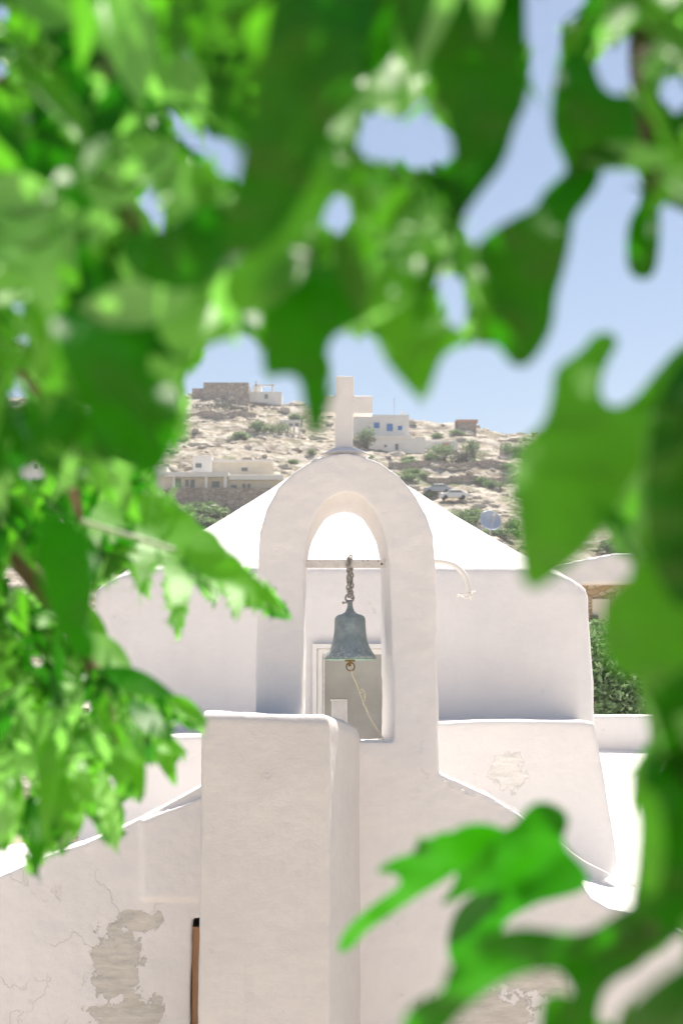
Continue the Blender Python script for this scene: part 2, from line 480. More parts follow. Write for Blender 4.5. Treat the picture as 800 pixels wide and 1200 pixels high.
def bush(loc, rx, ry, rz, n, size, label, cat='shrub', group=None, mat=None, seed=0, name='shrub'):
    t = thing(name, loc, label, cat, group)
    vf, T = leaf_cloud(Vector(loc)+Vector((0, 0, rz*.75)), rx, ry, rz, n, size, seed)
    f = obj('foliage', vf, mat or M_BUSH, t); set_tint(f, T, 1)
    L = Vector(loc); s = []
    for k in range(5):
        s.append(tube([L+Vector((0, 0, -.3)), L+Vector((random.uniform(-.3, .3)*rx, random.uniform(-.3, .3)*ry, rz*.9))], [rz*.06, rz*.02], 5))
    obj('stem', merge(*s), M_BARK, t)
    return t
protos = {}
def copy_tree(o, parent=None):
    c = o.copy(); COL.objects.link(c); c.parent = parent
    for ch in o.children: copy_tree(ch, c)
    return c
proto_b = bush(hill_hit(470, 560), 1.3, 1.2, .9, 700, .17, 'round olive green shrub growing among the pale rocks of the hillside', group='shrubs scattered over the rocky hillside', seed=3)
rnd = random.Random(21)
for k in range(85):
    if k == 0: c = proto_b
    else:
        c = copy_tree(proto_b)
    px = rnd.uniform(190, 780); py = rnd.uniform(500, 650)
    if 395 < px < 500 and 495 < py < 535: py += 40
    if 170 < px < 330 and 525 < py < 595: py = rnd.uniform(600, 640)
    c.location = hill_hit(px, py); s = rnd.uniform(.4, 1.3); c.scale = (s*rnd.uniform(.8, 2.2), s, s*rnd.uniform(.4, .9)); c.rotation_euler.z = rnd.uniform(0, 6.28)
special = [  # px, py(base), half width px, height px, label, mat
    (318, 508, 24, 12, 'long low green shrub on the slope left of the cross beside white pillars', M_BUSH),
    (427, 524, 16, 20, 'dense green shrub beside the white house with blue windows', M_BUSH),
    (520, 540, 19, 18, 'broad green shrub right of the white house, nearest to it', M_BUSH),
    (541, 545, 14, 17, 'grey leafless thorny shrub between two green shrubs on the hill', M_BUSHG),
    (556, 537, 16, 18, 'green shrub just right of the grey thorny shrub', M_BUSH),
    (600, 533, 18, 14, 'green shrub near the hilltop at the right of the clearing', M_BUSH),
    (545, 612, 30, 13, 'bright green shrub patch on the slope left of the round satellite dish', M_BUSH),
    (600, 628, 14, 15, 'green shrub right below the round satellite dish', M_BUSH),
    (235, 602, 26, 12, 'low green shrub under the stone base of the long white villa', M_BUSH),
    (190, 596, 11, 17, 'dark green shrub at the left corner of the long white villa', M_BUSH),
    (575, 573, 14, 9, 'small flat green shrub on the ledge above the satellite dish', M_BUSH),
    (345, 496, 10, 9, 'dark green shrub behind the white pillars near the skyline', M_BUSH),
    (250, 482, 30, 9, 'grey green scrub patch under the brown stone building', M_BUSHG),
]
for k, (px, py, hw, hh, lab, m_) in enumerate(special):
    p = hill_hit(px, py); s_ = p.y/F
    bush(p, hw*s_, hw*s_*.7, hh*s_*.75, 900, .16, lab, mat=m_, seed=40+k)

# ------------------------------------------------------------------ far houses
def house(name, base, label, parts, Y=None, depth=7, cat='house'):
    """base px,py ; parts: (part name, px0, px1, py0(top), py1(bottom), dy(front offset), depth, material)"""
    bp = hill_hit(*base) if Y is None else P(base[0], base[1], Y)
    t = thing(name, bp, label, cat); Y = bp.y
    last = {}
    for (nm, a, b, c, d, dy, dep, mt) in parts:
        yf = Y+dy
        p0 = P(a, d, yf); p1 = P(b, c, yf)
        z0 = p0.z
        par = t
        nm_, _, up = nm.partition('<')
        if up: par = last[up]
        o = obj(nm_, box(p0.x, p1.x, yf, yf+dep, z0, p1.z), mt, par)
        last[nm_] = o
    return t
# long white villa (left)
house('villa', (255, 594), 'long cream and white villa on a brown stone base, left of the dome', [
    ('stone_base', 196, 330, 572, 612, -1.0, 9, M_STONE),
    ('wall', 186, 330, 556, 574, 0, 8, M_HCREAM),
    ('side_wing', 176, 195, 546, 590, .8, 7, M_HWHITE),
    ('roof_slab', 192, 268, 553, 558.5, -.9, 9, M_HWHITE),
    ('roof_slab', 268, 332, 557, 562, -.7, 9, M_HWHITE),
    ('upper_wall', 226, 248, 534, 554, 2.0, 6, M_HWHITE),
    ('upper_wall', 248, 318, 541, 556, 3.0, 5, M_HCREAM),
    ('parapet', 247, 320, 538.5, 541.5, 2.8, 5.4, M_HWHITE),
    ('pillar', 202, 205, 558, 574, -.75, .4, M_HWHITE), ('pillar', 240, 243, 558, 574, -.75, .4, M_HWHITE), ('pillar', 262, 266, 558, 574, -.75, .4, M_HWHITE),
    ('window', 205, 212, 561, 571, -.06, .1, M_GLASSW), ('window', 217, 221, 562, 570, -.06, .1, M_GLASSW), ('window', 223, 228, 562, 571, -.06, .1, M_GLASSW),
    ('window', 248, 257, 564, 571, -.06, .1, M_GLASSW), ('window', 271, 277, 568, 574, -.06, .1, M_GLASSW),
    ('window', 284, 288, 567, 574, -.06, .1, M_GLASSW), ('window', 290, 293, 567, 574, -.06, .1, M_GLASSW),
    ('window', 229, 236, 543, 548, 1.94, .1, M_GLASSW), ('window', 283, 290, 548, 552, 2.94, .1, M_GLASSW)])
house('blue_windowed_house', (450, 530), 'white two level house with blue shutters and door right of the cross', [
    ('wall', 414, 479, 486, 512, 1.5, 8, M_HWHITE),
    ('terrace_wall', 432, 498, 513, 531, 0, 3.0, M_HWHITE),
    ('terrace_slab', 428, 482, 510, 513, -.2, 3, M_HWHITE),
    ('shutter', 438, 444.5, 495, 501.5, 1.42, .12, M_BLUE), ('door', 453, 460, 496.5, 505, 1.42, .12, M_BLUE),
    ('window_frame', 437, 445.5, 493.8, 495, 1.38, .14, M_HWHITE),
    ('arched_window', 466, 471, 499, 504, 1.42, .12, M_BLUE),
    ('lower_door', 463, 466.5, 520, 527, -.06, .1, M_DARK), ('window', 450, 453, 521, 524, -.06, .1, M_GLASSW),
    ('antenna', 461.4, 462.1, 466, 487, 4.0, .06, M_CONC), ('chimney', 470, 474, 482, 486.5, 4, .6, M_HWHITE)])
house('low_white_house', (515, 527), 'low white house with a terracotta strip right of the blue shuttered house', [
    ('wall', 495, 536, 517, 528, 0, 4, M_HWHITE), ('terracotta_band', 518, 528, 519, 524, -.05, .1, M_RED), ('parapet', 500, 515, 515, 517.5, .5, 3, M_HWHITE)])
house('stone_ruin', (545, 502), 'small brown stone building on the right hand skyline', [
    ('wall', 536, 557, 493.5, 504, 0, 4, M_STONE), ('roof', 534, 560, 491.5, 493.7, -.4, 5, M_RED)])
house('stone_building', (272, 470), 'flat brown stone building on the left skyline', [
    ('wall', 238, 291, 448, 474, 0, 7, M_STONE), ('side_wall', 225, 240, 455, 474, 1, 5, M_STONE)])
house('roofless_white_house', (308, 472), 'white walled terrace with pillars on the skyline left of the cross', [
    ('wall', 292, 330, 459, 474, 0, 5, M_HWHITE), ('wall', 296, 306, 452, 460, 1.0, 3, M_HWHITE), ('pillar', 299, 301, 446, 460, -.3, .4, M_HWHITE),
    ('pillar', 318, 320, 451, 460, -.3, .4, M_HWHITE), ('beam', 297, 322, 450.5, 452, -.3, .4, M_HWHITE), ('window', 310, 314, 462, 467, -.06, .1, M_GLASSW)])
house('pillared_pergola', (340, 512), 'small white pergola of upright pillars on the slope left of the cross', [
    ('pillar', 329, 331.5, 495, 515, 0, .4, M_HWHITE), ('pillar', 336, 338, 495, 515, 0, .4, M_HWHITE), ('pillar', 343, 345.5, 494, 515, 0, .4, M_HWHITE),
    ('pillar', 350, 352, 494, 515, 0, .4, M_HWHITE), ('beam', 328, 353, 492, 495, -.05, .5, M_HWHITE), ('low_wall', 328, 352, 508, 516, .5, .4, M_HWHITE)], cat='pergola')
house('white_cottage', (40, 566), 'white cottage with two small dark windows seen through leaves at far left', [
    ('wall', 10, 58, 541, 570, 0, 6, M_HWHITE), ('window', 40, 44.5, 543, 549, -.06, .1, M_GLASSW), ('window', 48, 51, 542, 547, -.06, .1, M_GLASSW)])
house('white_house', (80, 530), 'white house with tan wall patches glimpsed through leaves below the sky gaps', [
    ('wall', 58, 102, 499, 533, 0, 6, M_HWHITE), ('window', 66, 70, 510, 516, -.06, .1, M_GLASSW), ('window', 88, 91, 512, 517, -.06, .1, M_GLASSW), ('window', 77, 82, 511, 515, -.06, .1, M_STONE)])
house('small_white_shed', (120, 548), 'tiny white shed glimpsed through a gap in the leaves', [
    ('wall', 108, 130, 533, 549, 0, 4, M_HWHITE), ('door', 113, 116, 538, 548, -.06, .1, M_DARK)], cat='shed')
house('white_kiosk', (158, 632), 'narrow white building with dark slit seen between leaves above the lobed leaf', [
    ('wall', 151, 166, 608, 640, 0, 3, M_HWHITE), ('window', 155, 161, 612, 613.5, -.06, .1, M_DARK)], cat='house')

# dry stone terrace walls
for k, (a, b, py, lab) in enumerate([(212, 300, 489, 'dry stone terrace wall below the brown stone building'),
                                     (500, 640, 566, 'dry stone terrace wall crossing the slope above the satellite dish'),
                                     (455, 600, 548, 'dry stone terrace wall below the blue shuttered house')]):
    pts = [hill_hit(a+(b-a)*i/14, py+2*math.sin(i)) for i in range(15)]
    rings = []
    for p in pts:
        rings.append([p+Vector((0, -.3, -.5)), p+Vector((0, .3, -.5)), p+Vector((0, .25, .7+.15*random.random())), p+Vector((0, -.25, .7+.15*random.random()))])
    o = obj('stone_wall', loft(rings), M_STONE, loc=pts[0]); tag(o, lab, 'wall')

# parked cars on the hillside track
M_CARW = simple('white_car_paint', (.75, .75, .76), .25, 0, .03, 2, 0, spec=.6)
M_CARG = simple('grey_car_paint', (.35, .37, .40), .25, .2, .03, 2, 0, spec=.6)
M_TYRE = simple('tyre', (.03, .03, .03), .8)
def car(px, py, m_, label, rz):
    p = hill_hit(px, py); t = thing('parked_car', p+Vector((0, 0, .3)), label, 'car', 'cars parked on the hillside')
    prof = [(-2.1, .3), (-2.15, .75), (-1.9, .95), (-1.2, 1.0), (-.6, 1.45), (.9, 1.48), (1.7, 1.0), (2.1, .9), (2.15, .35)]
    c = p+Vector((0, 0, .3))
    v, f = prism([(c.x+a, c.z+b) for a, b in prof], c.y-.85, c.y+.85)
    b_ = obj('body', (v, f), m_, t); bv = b_.modifiers.new('bevel', 'BEVEL'); bv.width = .1; bv.segments = 3
    win = [(-1.02, 1.03), (-.52, 1.38), (.82, 1.40), (1.42, 1.03)]
    obj('window', prism([(c.x+a, c.z+b) for a, b in win], c.y-.87, c.y-.84), M_GLASSW, t)
    for sx in (-1.3, 1.35):
        for sy in (-.86, .7):
            obj('wheel', lathe([(.02, 0), (.32, 0), (.33, .16), (.02, .16)], (c.x+sx, c.y+sy, c.z+.33), 20, (0, 1, 0)), M_TYRE, t)
    t.rotation_euler.z = rz; t.scale = (.72, .72, .72); t.location.z -= .1
car(531, 588, M_CARW, 'white car parked on the slope above the dome edge', .1)
car(512, 581, M_CARG, 'grey car parked behind the white one, half hidden by the dome', .05)

# satellite dish
dp = P(574.5, 610, 44); hb = hill_z(dp.x, dp.y)
t = thing('satellite_dish', (dp.x, dp.y, hb), 'round pale satellite dish on a pole beyond the right roof slope', 'satellite dish')
M_DISH = simple('dish_grey', (.55, .60, .66), .3, .3, .06, 4, 0)
ax = Vector((.22, -.9, .38)).normalized()
obj('reflector', lathe([(.001, -.09), (.12, -.082), (.24, -.045), (.345, 0), (.355, .012), (.335, .006), (.23, -.032), (.11, -.068), (.001, -.076)], dp, 36, ax), M_DISH, t, True)
obj('feed_arm', tube([dp+Vector((0, -.05, -.33)), dp+ax*.36+Vector((0, 0, -.03))], .012), M_CONC, t)
obj('feed_horn', lathe([(.01, -.05), (.04, -.05), (.04, .03), (.01, .04)], dp+ax*.36, 14, ax), M_HWHITE, t)
obj('pole', tube([(dp.x, dp.y+.12, hb-.3), (dp.x, dp.y+.12, dp.z)], .03), M_CONC, t)

# neighbouring house right of the church
t = thing('neighbour_house', P(730, 760, 30), 'ochre stone house with a thick white parapet right of the dome', 'house')
Yn = 30
o = obj('parapet', pxprism([(628, 676), (650, 662), (690, 654), (722, 648), (800, 645), (800, 684), (628, 686)], Yn, Yn+5), M_WALL, t); plaster(o, .05, 3, .05, .01)
a = P(640, 685, Yn+.3); b = P(900, 900, Yn+.3)
obj('wall', box(a.x, b.x, Yn+.3, Yn+4.8, 0, a.z+.02), M_OCHRE, t)
a = P(694, 702, Yn+.2); b = P(716, 760, Yn+.2)
obj('rendered_panel', box(a.x, b.x, Yn+.22, Yn+.4, b.z, a.z), M_HCREAM, t)
a = P(693, 721, Yn+.1); b = P(702, 760, Yn+.1)
obj('door', box(a.x, b.x, Yn+.12, Yn+.3, b.z, a.z), M_DARK, t)

# ------------------------------------------------------------------ the church
church = thing('church', (0, 12, 0), 'whitewashed island church with bell arch, low dome and bare plaster patches', 'church')
YF = 10.3
def arch_ring():
    outer = [(299, 1000), (299, 830), (300, 740), (302, 660), (305, 625), (313, 596), (326, 573), (345, 553), (368, 539), (392, 531.5), (405, 530.5), (421, 532.5), (445, 542), (468, 558), (486, 579), (499, 603), (507, 630), (510, 662), (512, 740), (514, 830), (515, 1000)]
    innf = [(352, 1000), (353, 869), (355, 740), (356, 655), (359, 633), (365, 613), (374, 597), (385, 585), (396, 579), (406, 577), (416, 579), (427, 585), (438, 597), (446, 613), (452, 633), (455, 655), (457, 710), (459, 760), (461, 830), (462, 869), (462, 1000)]
    innb = [(357, 1000), (357, 866), (359, 740), (360, 660), (362, 648), (366, 634), (373, 621), (382, 609), (393, 603), (403, 601), (413, 603), (424, 609), (433, 621), (440, 634), (443, 648), (445, 660), (445.5, 720), (446, 770), (447, 830), (447, 866), (447, 1000)]
    YB = YF+.55
    n = len(outer)
    of = [P(a, b, YF) for a, b in outer]
    ob = [Vector((p.x*(1+.0), YB, p.z)) for p in of]
    fi = [P(a, b, YF) for a, b in innf]; bi = [P(a, b, YB) for a, b in innb]
    for L in (fi, bi, of, ob):      # foot of both legs on one level inside the wall
        zf = ZC-.9
        L[0].z = zf; L[-1].z = zf
    V = of+fi+bi+ob; Fc = []
    for i in range(n-1):
        Fc += [(i, i+1, n+i+1, n+i), (n+i, n+i+1, 2*n+i+1, 2*n+i), (2*n+i, 2*n+i+1, 3*n+i+1, 3*n+i), (3*n+i, 3*n+i+1, i+1, i)]
    Fc += [(0, n, 2*n, 3*n), (n-1, 4*n-1, 3*n-1, 2*n-1)]
    return V, Fc
fac = [(-90, 1062), (-30, 1040), (0, 1027), (60, 1001), (100, 988), (145, 969), (190, 946), (237, 920), (299, 893), (350, 884), (352, 869), (462, 869), (470, 880), (515, 907), (540, 918), (575, 934), (610, 957), (640, 981), (660, 1003), (675, 1028), (692, 1052), (712, 1064), (735, 1069), (770, 1078), (810, 1098), (850, 1130)]
pl = [P(a, b, YF) for a, b in fac]
poly = [(p.x, p.z) for p in pl]
# door opening cut: wall made of three overlapping prisms
xd0 = P(224, 1100, YF).x; xd1 = P(330, 1100, YF).x; zd = P(228, 1076, YF).z
left = [(x, z) for x, z in poly if x < xd0]
def interp(xq):
    for (x0, z0), (x1, z1) in zip(poly, poly[1:]):
        if x0 <= xq <= x1 and x1 > x0: return z0+(z1-z0)*(xq-x0)/(x1-x0)
    return poly[-1][1]
def part_poly(xa, xb, zb):
    mid = [(x, z) for x, z in poly if xa < x < xb]
    return [(xa, zb), (xa, interp(xa))]+mid+[(xb, interp(xb)), (xb, zb)]
xs0 = poly[0][0]; xs1 = poly[-1][0]
parts = [prism(part_poly(xs0+1e-4, xd0, 0), YF, YF+.5), prism(part_poly(xd0-.02, xd1+.02, zd), YF+.001, YF+.499), prism(part_poly(xd1, xs1-1e-4, 0), YF, YF+.5)]
# cornice lip above the doorway and plaster band at slope
a = P(164, 1040, YF-.03); b = P(250, 1055, YF-.03)
lip = prism([(P(167, 1053, YF).x, P(167, 1053, YF).z), (P(166, 960, YF).x, P(166, 962, YF).z), (P(260, 935, YF).x, P(260, 925, YF).z), (P(260, 1054, YF).x, P(260, 1054, YF).z)], YF-.035, YF+.2)
wall = obj('facade', merge(arch_ring(), *parts, lip), M_FAC, church)
plaster(wall, .014, 3, .030, .006, .40)
# door
dfr = merge(box(xd0+.005, xd0+.075, YF+.05, YF+.15, 0, zd+.03), box(xd1-.075, xd1-.0, YF+.05, YF+.15, 0, zd+.03), box(xd0+.005, xd1, YF+.05, YF+.15, zd-.07, zd+.03))
door = thing('x', (0, 0, 0), 'x', 'x'); bpy.data.objects.remove(door)
dr = obj('door', box(xd0+.07, xd1-.07, YF+.09, YF+.13, .02, zd-.06), M_WOOD, church)
obj('frame', dfr, M_WOOD, dr)
# cross
cy0, cy1 = YF+.16, YF+.30
def cb(a, b, c, d, y0=cy0, y1=cy1):
    p0 = P(a, d, cy0); p1 = P(b, c, cy0)
    return box(p0.x, p1.x, y0, y1, p0.z, p1.z)
v1 = [(392, 536), (393.5, 440), (414.5, 440.5), (413, 536)]
v2 = [(375, 483.5), (376.5, 463), (437, 463.5), (436.5, 485)]
cr = obj('cross', merge(pxprism(v1, cy0, cy1), pxprism(v2, cy0+.004, cy1-.004)), M_CROSS, church)
plaster(cr, .008, 2, .004, .0015, .1)
# plaster foot of the cross
obj('cross_base', lathe([(.001, .0), (.19, 0), (.15, .03), (.08, .06), (.001, .07)], P(404, 533, cy0+.08)-Vector((0, 0, .01)), 20), M_FAC, church, True)

# drum (square, rounded corners, battered) and dome roof
xc = P(400, 700, 13).x; yc = 15.35
def sup(a, b, e, n=96):
    out = []
    for i in range(n):
        t_ = 2*math.pi*(i+.5)/n; c_, s_ = math.cos(t_), math.sin(t_)
        r = (abs(c_/1)**e+abs(s_/1)**e)**(-1/e)
        out.append((a*r*c_, b*r*s_))
    return out
ze = P(400, 664, 13.0).z
def ring(a, b, e, z, dip=0):
    r = []
    for x, y in sup(a, b, e):
        k = min(1, max(0, (abs(x)-1.95)/.36))
        r.append(Vector((xc+x, yc+y, z-dip*k)))
    return r
rb = [ring(2.42, 2.42, 12, ZC-2.2), ring(2.38, 2.36, 12, ZC-.35), ring(2.335, 2.35, 14, ze-.24, .0), ring(2.32, 2.34, 14, ze-.03, .17), ring(2.04, 2.30, 12, ze+.01, .0)]
obj_d = obj('drum', loft(rb), M_WALL, church); plaster(obj_d, .025, 4, .028, .005, .6)
zap = P(400, 522, yc).z
rr = [ring(2.10, 2.28, 10, ze-.02), ring(1.75, 1.92, 6, ze-.02+(zap-ze)*.175), ring(1.2, 1.3, 3.4, ze+(zap-ze)*.445), ring(.6, .65, 2.4, ze+(zap-ze)*.74), ring(.2, .22, 2, ze+(zap-ze)*.93), ring(.03, .03, 2, zap)]
rr = [ring(2.02, 2.22, 9, ze-.3)]+rr
o = obj('dome', loft(rr), M_ROOF, church); plaster(o, .03, 5, .03, .004, .6)
# side blocks
def blk(pts, Y, y1, name, mt, v=.022):
    o = obj(name, pxprism(pts, Y, y1), mt, church); plaster(o, v, 4, .02, .004, .5); return o
blk([(458, 1240), (458, 846), (600, 844), (690, 845), (697, 848), (706, 900), (716, 960), (722, 1000), (723, 1016), (716, 1027), (705, 1033), (690, 1060), (690, 1240)], 12.3, 13.3, 'buttress', M_WARM)
blk([(88, 1240), (92, 880), (98, 862), (345, 862), (345, 1240)], 12.0, 13.3, 'buttress', M_WALL)
# nave roof behind the facade
tp = [(-90, -1.44), (40, -1.40), (250, -1.30), (560, -1.36), (640, -1.42), (690, -1.58), (730, -1.70), (760, -1.74), (900, -1.78)]
top = [((a-400)/F*11.2, ZC+z) for a, z in tp]
o = obj('nave_roof', prism([(top[0][0], 0)]+top+[(top[-1][0], 0)], YF+.4, 12.9), M_ROOF, church); plaster(o, .03, 4, .03, .004, .5)
# side roof rising to the back at right
V = [(2.1, 12.6, ZC-1.74), (6.0, 12.6, ZC-1.74), (6.0, 17.1, ZC-.76), (2.1, 17.1, ZC-.76), (2.1, 12.6, 0), (6.0, 12.6, 0), (6.0, 17.1, 0), (2.1, 17.1, 0)]
o = obj('side_roof', (V, [(0,1,2,3), (4,7,6,5), (0,4,5,1), (2,6,7,3), (1,5,6,2), (0,3,7,4)]), M_ROOF, church); plaster(o, .04, 4, .04, .004, .6)
a = P(680, 838, 17.0); b = P(880, 838, 17.0)
o = obj('parapet', box(a.x, 6.0, 17.0, 17.35, ZC-1.2, a.z), M_WARM, church); plaster(o, .03, 3, .015, .003, .5)

# window in the drum wall behind the arch
YW = 12.975
def wbox(a, b, c, d, y0, y1):
    p0 = P(a, d, YW); p1 = P(b, c, YW); return box(p0.x, p1.x, y0, y1, p0.z, p1.z)
win = obj('window', wbox(378, 452, 765, 896, YW-.015, YW+.05), M_PANE, church)
def fr(a, b, c, d, w_, y0, y1, sill=True):
    return merge(wbox(a, a+w_, c, d, y0, y1), wbox(b-w_, b, c, d, y0, y1), wbox(a+w_, b-w_, c, c+w_, y0+.001, y1))
obj('frame', merge(fr(366, 462, 755, 897, 5.5, YW-.06, YW+.04), fr(371.8, 457, 761, 897, 6, YW-.035, YW+.045)), M_WPAINT, win)
obj('inner_panel', merge(wbox(388, 405, 822, 896, YW-.022, YW-.012)), M_PANEL, win)  # flat paler rectangle set on the lower part of the pane
obj('reveal', merge(wbox(378.2, 380.4, 767, 896, YW-.045, YW-.002), wbox(404.5, 407, 820, 896, YW-.03, YW-.010), wbox(387, 407, 819.6, 821.8, YW-.031, YW-.011)), M_CHIP, win)

# beam across the opening
YBm = YF+.24
a = P(350, 656.5, YBm); b = P(462, 665.5, YBm)
bm_ = obj('beam', box(a.x, b.x, YBm-.03, YBm+.03, b.z, a.z), M_CHIP, church)
bv = bm_.modifiers.new('bevel', 'BEVEL'); bv.width = .006; bv.segments = 2
M_RUST = simple('rust', (.10, .055, .03), .8)
sp = []
for (x_, y_, r_) in [(447, 661, 1.3), (425, 657.5, .6), (431, 657.2, .6), (443, 657.5, .7), (434, 662, .4), (420, 660, .35), (375, 658.3, .4), (396, 662, .35)]:
    c_ = P(x_, y_, YBm-.031); sp.append(lathe([(.001, -.002), (r_*.0063, -.001), (.001, .002)], c_, 8, (0, 1, 0)))
obj('rust_spots', merge(*sp), M_RUST, bm_)

# curved pipe and bracket right of the arch
pp = [(508, 657.5), (520, 658.5), (530, 661), (539, 667), (545.5, 676), (549, 688), (550.5, 699)]
YP = YF+.35
pts = smooth_curve([P(a, b, YP) for a, b in pp], 2)
pipe = obj('curved_pipe', tube(pts, .021, 12), M_WPAINT, church, True)
c_ = P(545, 699, YP)
obj('wire_bracket', merge(tube([P(535, 700, YP-.03), P(541, 696.5, YP-.04), P(549, 696, YP-.03), P(557, 692.5, YP)], .005), tube([P(536, 697, YP+.02), P(545, 701, YP-.03), P(551, 700, YP)], .006), tube([P(550, 697, YP-.03), P(552, 703, YP-.01)], .006)), M_WPAINT, pipe)
obj('nail', tube([P(308, 614, YF), P(304, 616, YF-.05), P(303.5, 617.5, YF-.06)], .006), M_CHIP, church)
# twisted wire along the parapet and flakes
wpts = smooth_curve([P(520, 909, YF+.05), P(560, 927, YF+.1), P(612, 955, YF+.1), P(655, 989, YF+.3), P(680, 1010, YF+.7), P(705, 1022, YF+1.3), P(745, 1042, YF+1.6)], 2)
wpts = [p+Vector((0, 0, .015)) for p in wpts]
wire = obj('cable', tube(wpts, .0045, 6), M_CHIP); tag(wire, 'thin pale cable running along the right slope of the facade', 'cable')
fl = []
rnd = random.Random(4)
for (x_, y_) in [(518, 912), (523, 916), (529, 920), (533, 924), (540, 925), (547, 929), (556, 931), (566, 937), (577, 941), (590, 947), (598, 950)]:
    c_ = P(x_, y_+rnd.uniform(-1, 2), YF-.012); s_ = rnd.uniform(.01, .026)
    q = [c_+Vector((rnd.uniform(-1, 1)*s_*1.3, rnd.uniform(-.4, 0)*s_, rnd.uniform(-1, 1)*s_*.8)) for _ in range(5)]
    m_c = sum(q, Vector())/5
    q.sort(key=lambda p: math.atan2(p.z-m_c.z, p.x-m_c.x))
    V_ = q+[p+Vector((0, .006, 0)) for p in q]
    fl.append((V_, [(0,1,2,3,4), (9,8,7,6,5)]+[(i, (i+1) % 5, 5+(i+1) % 5, 5+i) for i in range(5)]))
obj('plaster_flakes', merge(*fl), M_ROOF, church)

# pier in front
YP0 = 9.2
def pr(fy, inset, zt, lean=0):
    # corners in plan: front-left, front-right, back-right, back-left (world xy), z per corner
    fl_ = P(238-lean, 900, YP0); frr = P(386, 900, YP0); br = P(423, 900, YF+.05); bl = P(236, 900, YF+.05)
    c = [(fl_.x+inset, YP0+inset), (frr.x-inset*.6, YP0+inset), (br.x-inset*1.2, YF+.05), (bl.x+inset, YF+.05)]
    z = zt if isinstance(zt, (list, tuple)) else [zt]*4
    pts_ = []
    for k in range(4):
        a_, b_ = c[k], c[(k+1) % 4]
        for q in range(6):
            f_ = q/6; pts_.append(Vector((a_[0]+(b_[0]-a_[0])*f_, a_[1]+(b_[1]-a_[1])*f_, z[k]+(z[(k+1) % 4]-z[k])*f_)))
    return pts_
zt1 = P(300, 836, YP0).z; ztb = P(415, 846, YF).z
rp = [pr(0, 0, 0, 4), pr(0, 0, [zt1-.03, zt1-.07, ztb-.12, zt1-.03], 0), pr(0, .02, [zt1-.004, zt1-.02, ztb-.05, zt1-.004]), pr(0, .09, [zt1, zt1-.005, ztb-.0, zt1])]
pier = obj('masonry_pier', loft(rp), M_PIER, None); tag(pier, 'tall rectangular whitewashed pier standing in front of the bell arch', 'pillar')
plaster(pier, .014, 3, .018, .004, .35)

# ------------------------------------------------------------------ bell
YBL = YF+.24; k_ = YBL/F
bt = P(409.5, 705, YBL)
bell = thing('bell', bt, 'weathered grey green bell hanging from a chain in the arch', 'bell')
C0 = P(410, 722, YBL)
prof_o = [(.001, 12), (3, 11.5), (4, 8), (6, 4.5), (10, 2.2), (14.5, 1.0), (17, -1), (18, -4), (18.2, -12), (18.8, -20), (20, -28), (22.3, -35), (25.5, -41), (28.5, -45), (30.5, -48), (30.7, -49.5), (29.5, -50)]
prof_i = [(28.6, -49), (26, -45), (22.5, -40), (19, -30), (16.5, -15), (15.5, -5), (.001, -4)]
sc = lambda pr_: [(r*k_, h*k_) for r, h in pr_]
Ct = Vector((C0.x, YBL, C0.z))
body = obj('body', lathe(sc(prof_o)+sc(prof_i), Ct, 56), M_BELL, bell, True, loc=Ct)
obj('lip', lathe(sc([(29.6, -49.9), (30.4, -50.4), (29.4, -51.3), (27.6, -50.2), (26.6, -46), (27.2, -45.5)]), Ct, 56), M_VERD, bell, True)
# crown neck
obj('neck', lathe(sc([(.001, 19), (3.0, 18.5), (3.0, 14), (3.4, 10), (5.5, 5), (8, 2.8), (.001, 2.5)]), Ct, 20), M_BELL, bell, True)
c_ = P(405, 773.5, YBL)
a = P(404, 768.5, YBL-.02); b = P(416, 775.5, YBL-.02)
cl = obj('clapper', merge(box(a.x, b.x, YBL-.045, YBL+.04, b.z, a.z), tube([Vector((bt.x, YBL, b.z+.02)), Vector((bt.x, YBL, b.z-.035))], .012, 8)), M_BRASS, bell)
bv = cl.modifiers.new('bevel', 'BEVEL'); bv.width = .004; bv.segments = 2
rc = P(410.5, 781.5, YBL)
obj('ring', torus(rc, .030, .0055, (1, 0, 0), (0, 0, 1), 24, 8), M_BRASS, bell, True)
# shackle + chain
sk = P(409.5, 701, YBL)
sh = obj('shackle', merge(torus(sk, .030, .0075, (1, 0, 0), (0, 0, 1), 24, 8, 1, 1.0), tube([P(401.5, 706.5, YBL-.02), P(413, 706, YBL-.02)], .006), lathe([(.001, -.008), (.010, -.006), (.010, .006), (.001, .008)], P(402, 706.5, YBL-.02), 8, (1, 0, 0))), M_CHAIN, bell, True)
ch = []
npx = 11; y0_, y1_ = 657, 697
for k in range(npx):
    yy = y0_+(y1_-y0_)*k/(npx-1)
    for s_ in (-1, 1):
        ang = k*1.25+s_*.8
        c_ = P(410+s_*1.7+.5*math.sin(k*2.1), yy+(1.6 if s_ > 0 else 0), YBL+.012*s_)
        ax1 = Vector((math.cos(ang), math.sin(ang), .15*s_)); ax2 = Vector((.12*s_, 0, 1))
        ax2 = (ax2-ax1*ax1.dot(ax2)/ax1.length_squared)
        ch.append(torus(c_, .015, .0064, ax1, ax2, 12, 6, .8, 1.35))
# turns round the beam
for dx in (-.012, .006):
    ch.append(torus(Vector((bt.x+dx, YBm, P(410, 661, YBm).z)), .043, .0065, (0, 1, 0), (0, 0, 1), 20, 6))
for k in range(4):
    ch.append(torus(P(409+1.5*(-1)**k, 653+k*3.0, YBm-.047), .012, .005, (math.cos(k), math.sin(k), .2), (.1, 0, 1), 12, 6, .8, 1.3))
obj('chain', merge(*ch), M_CHAIN, bell, True)
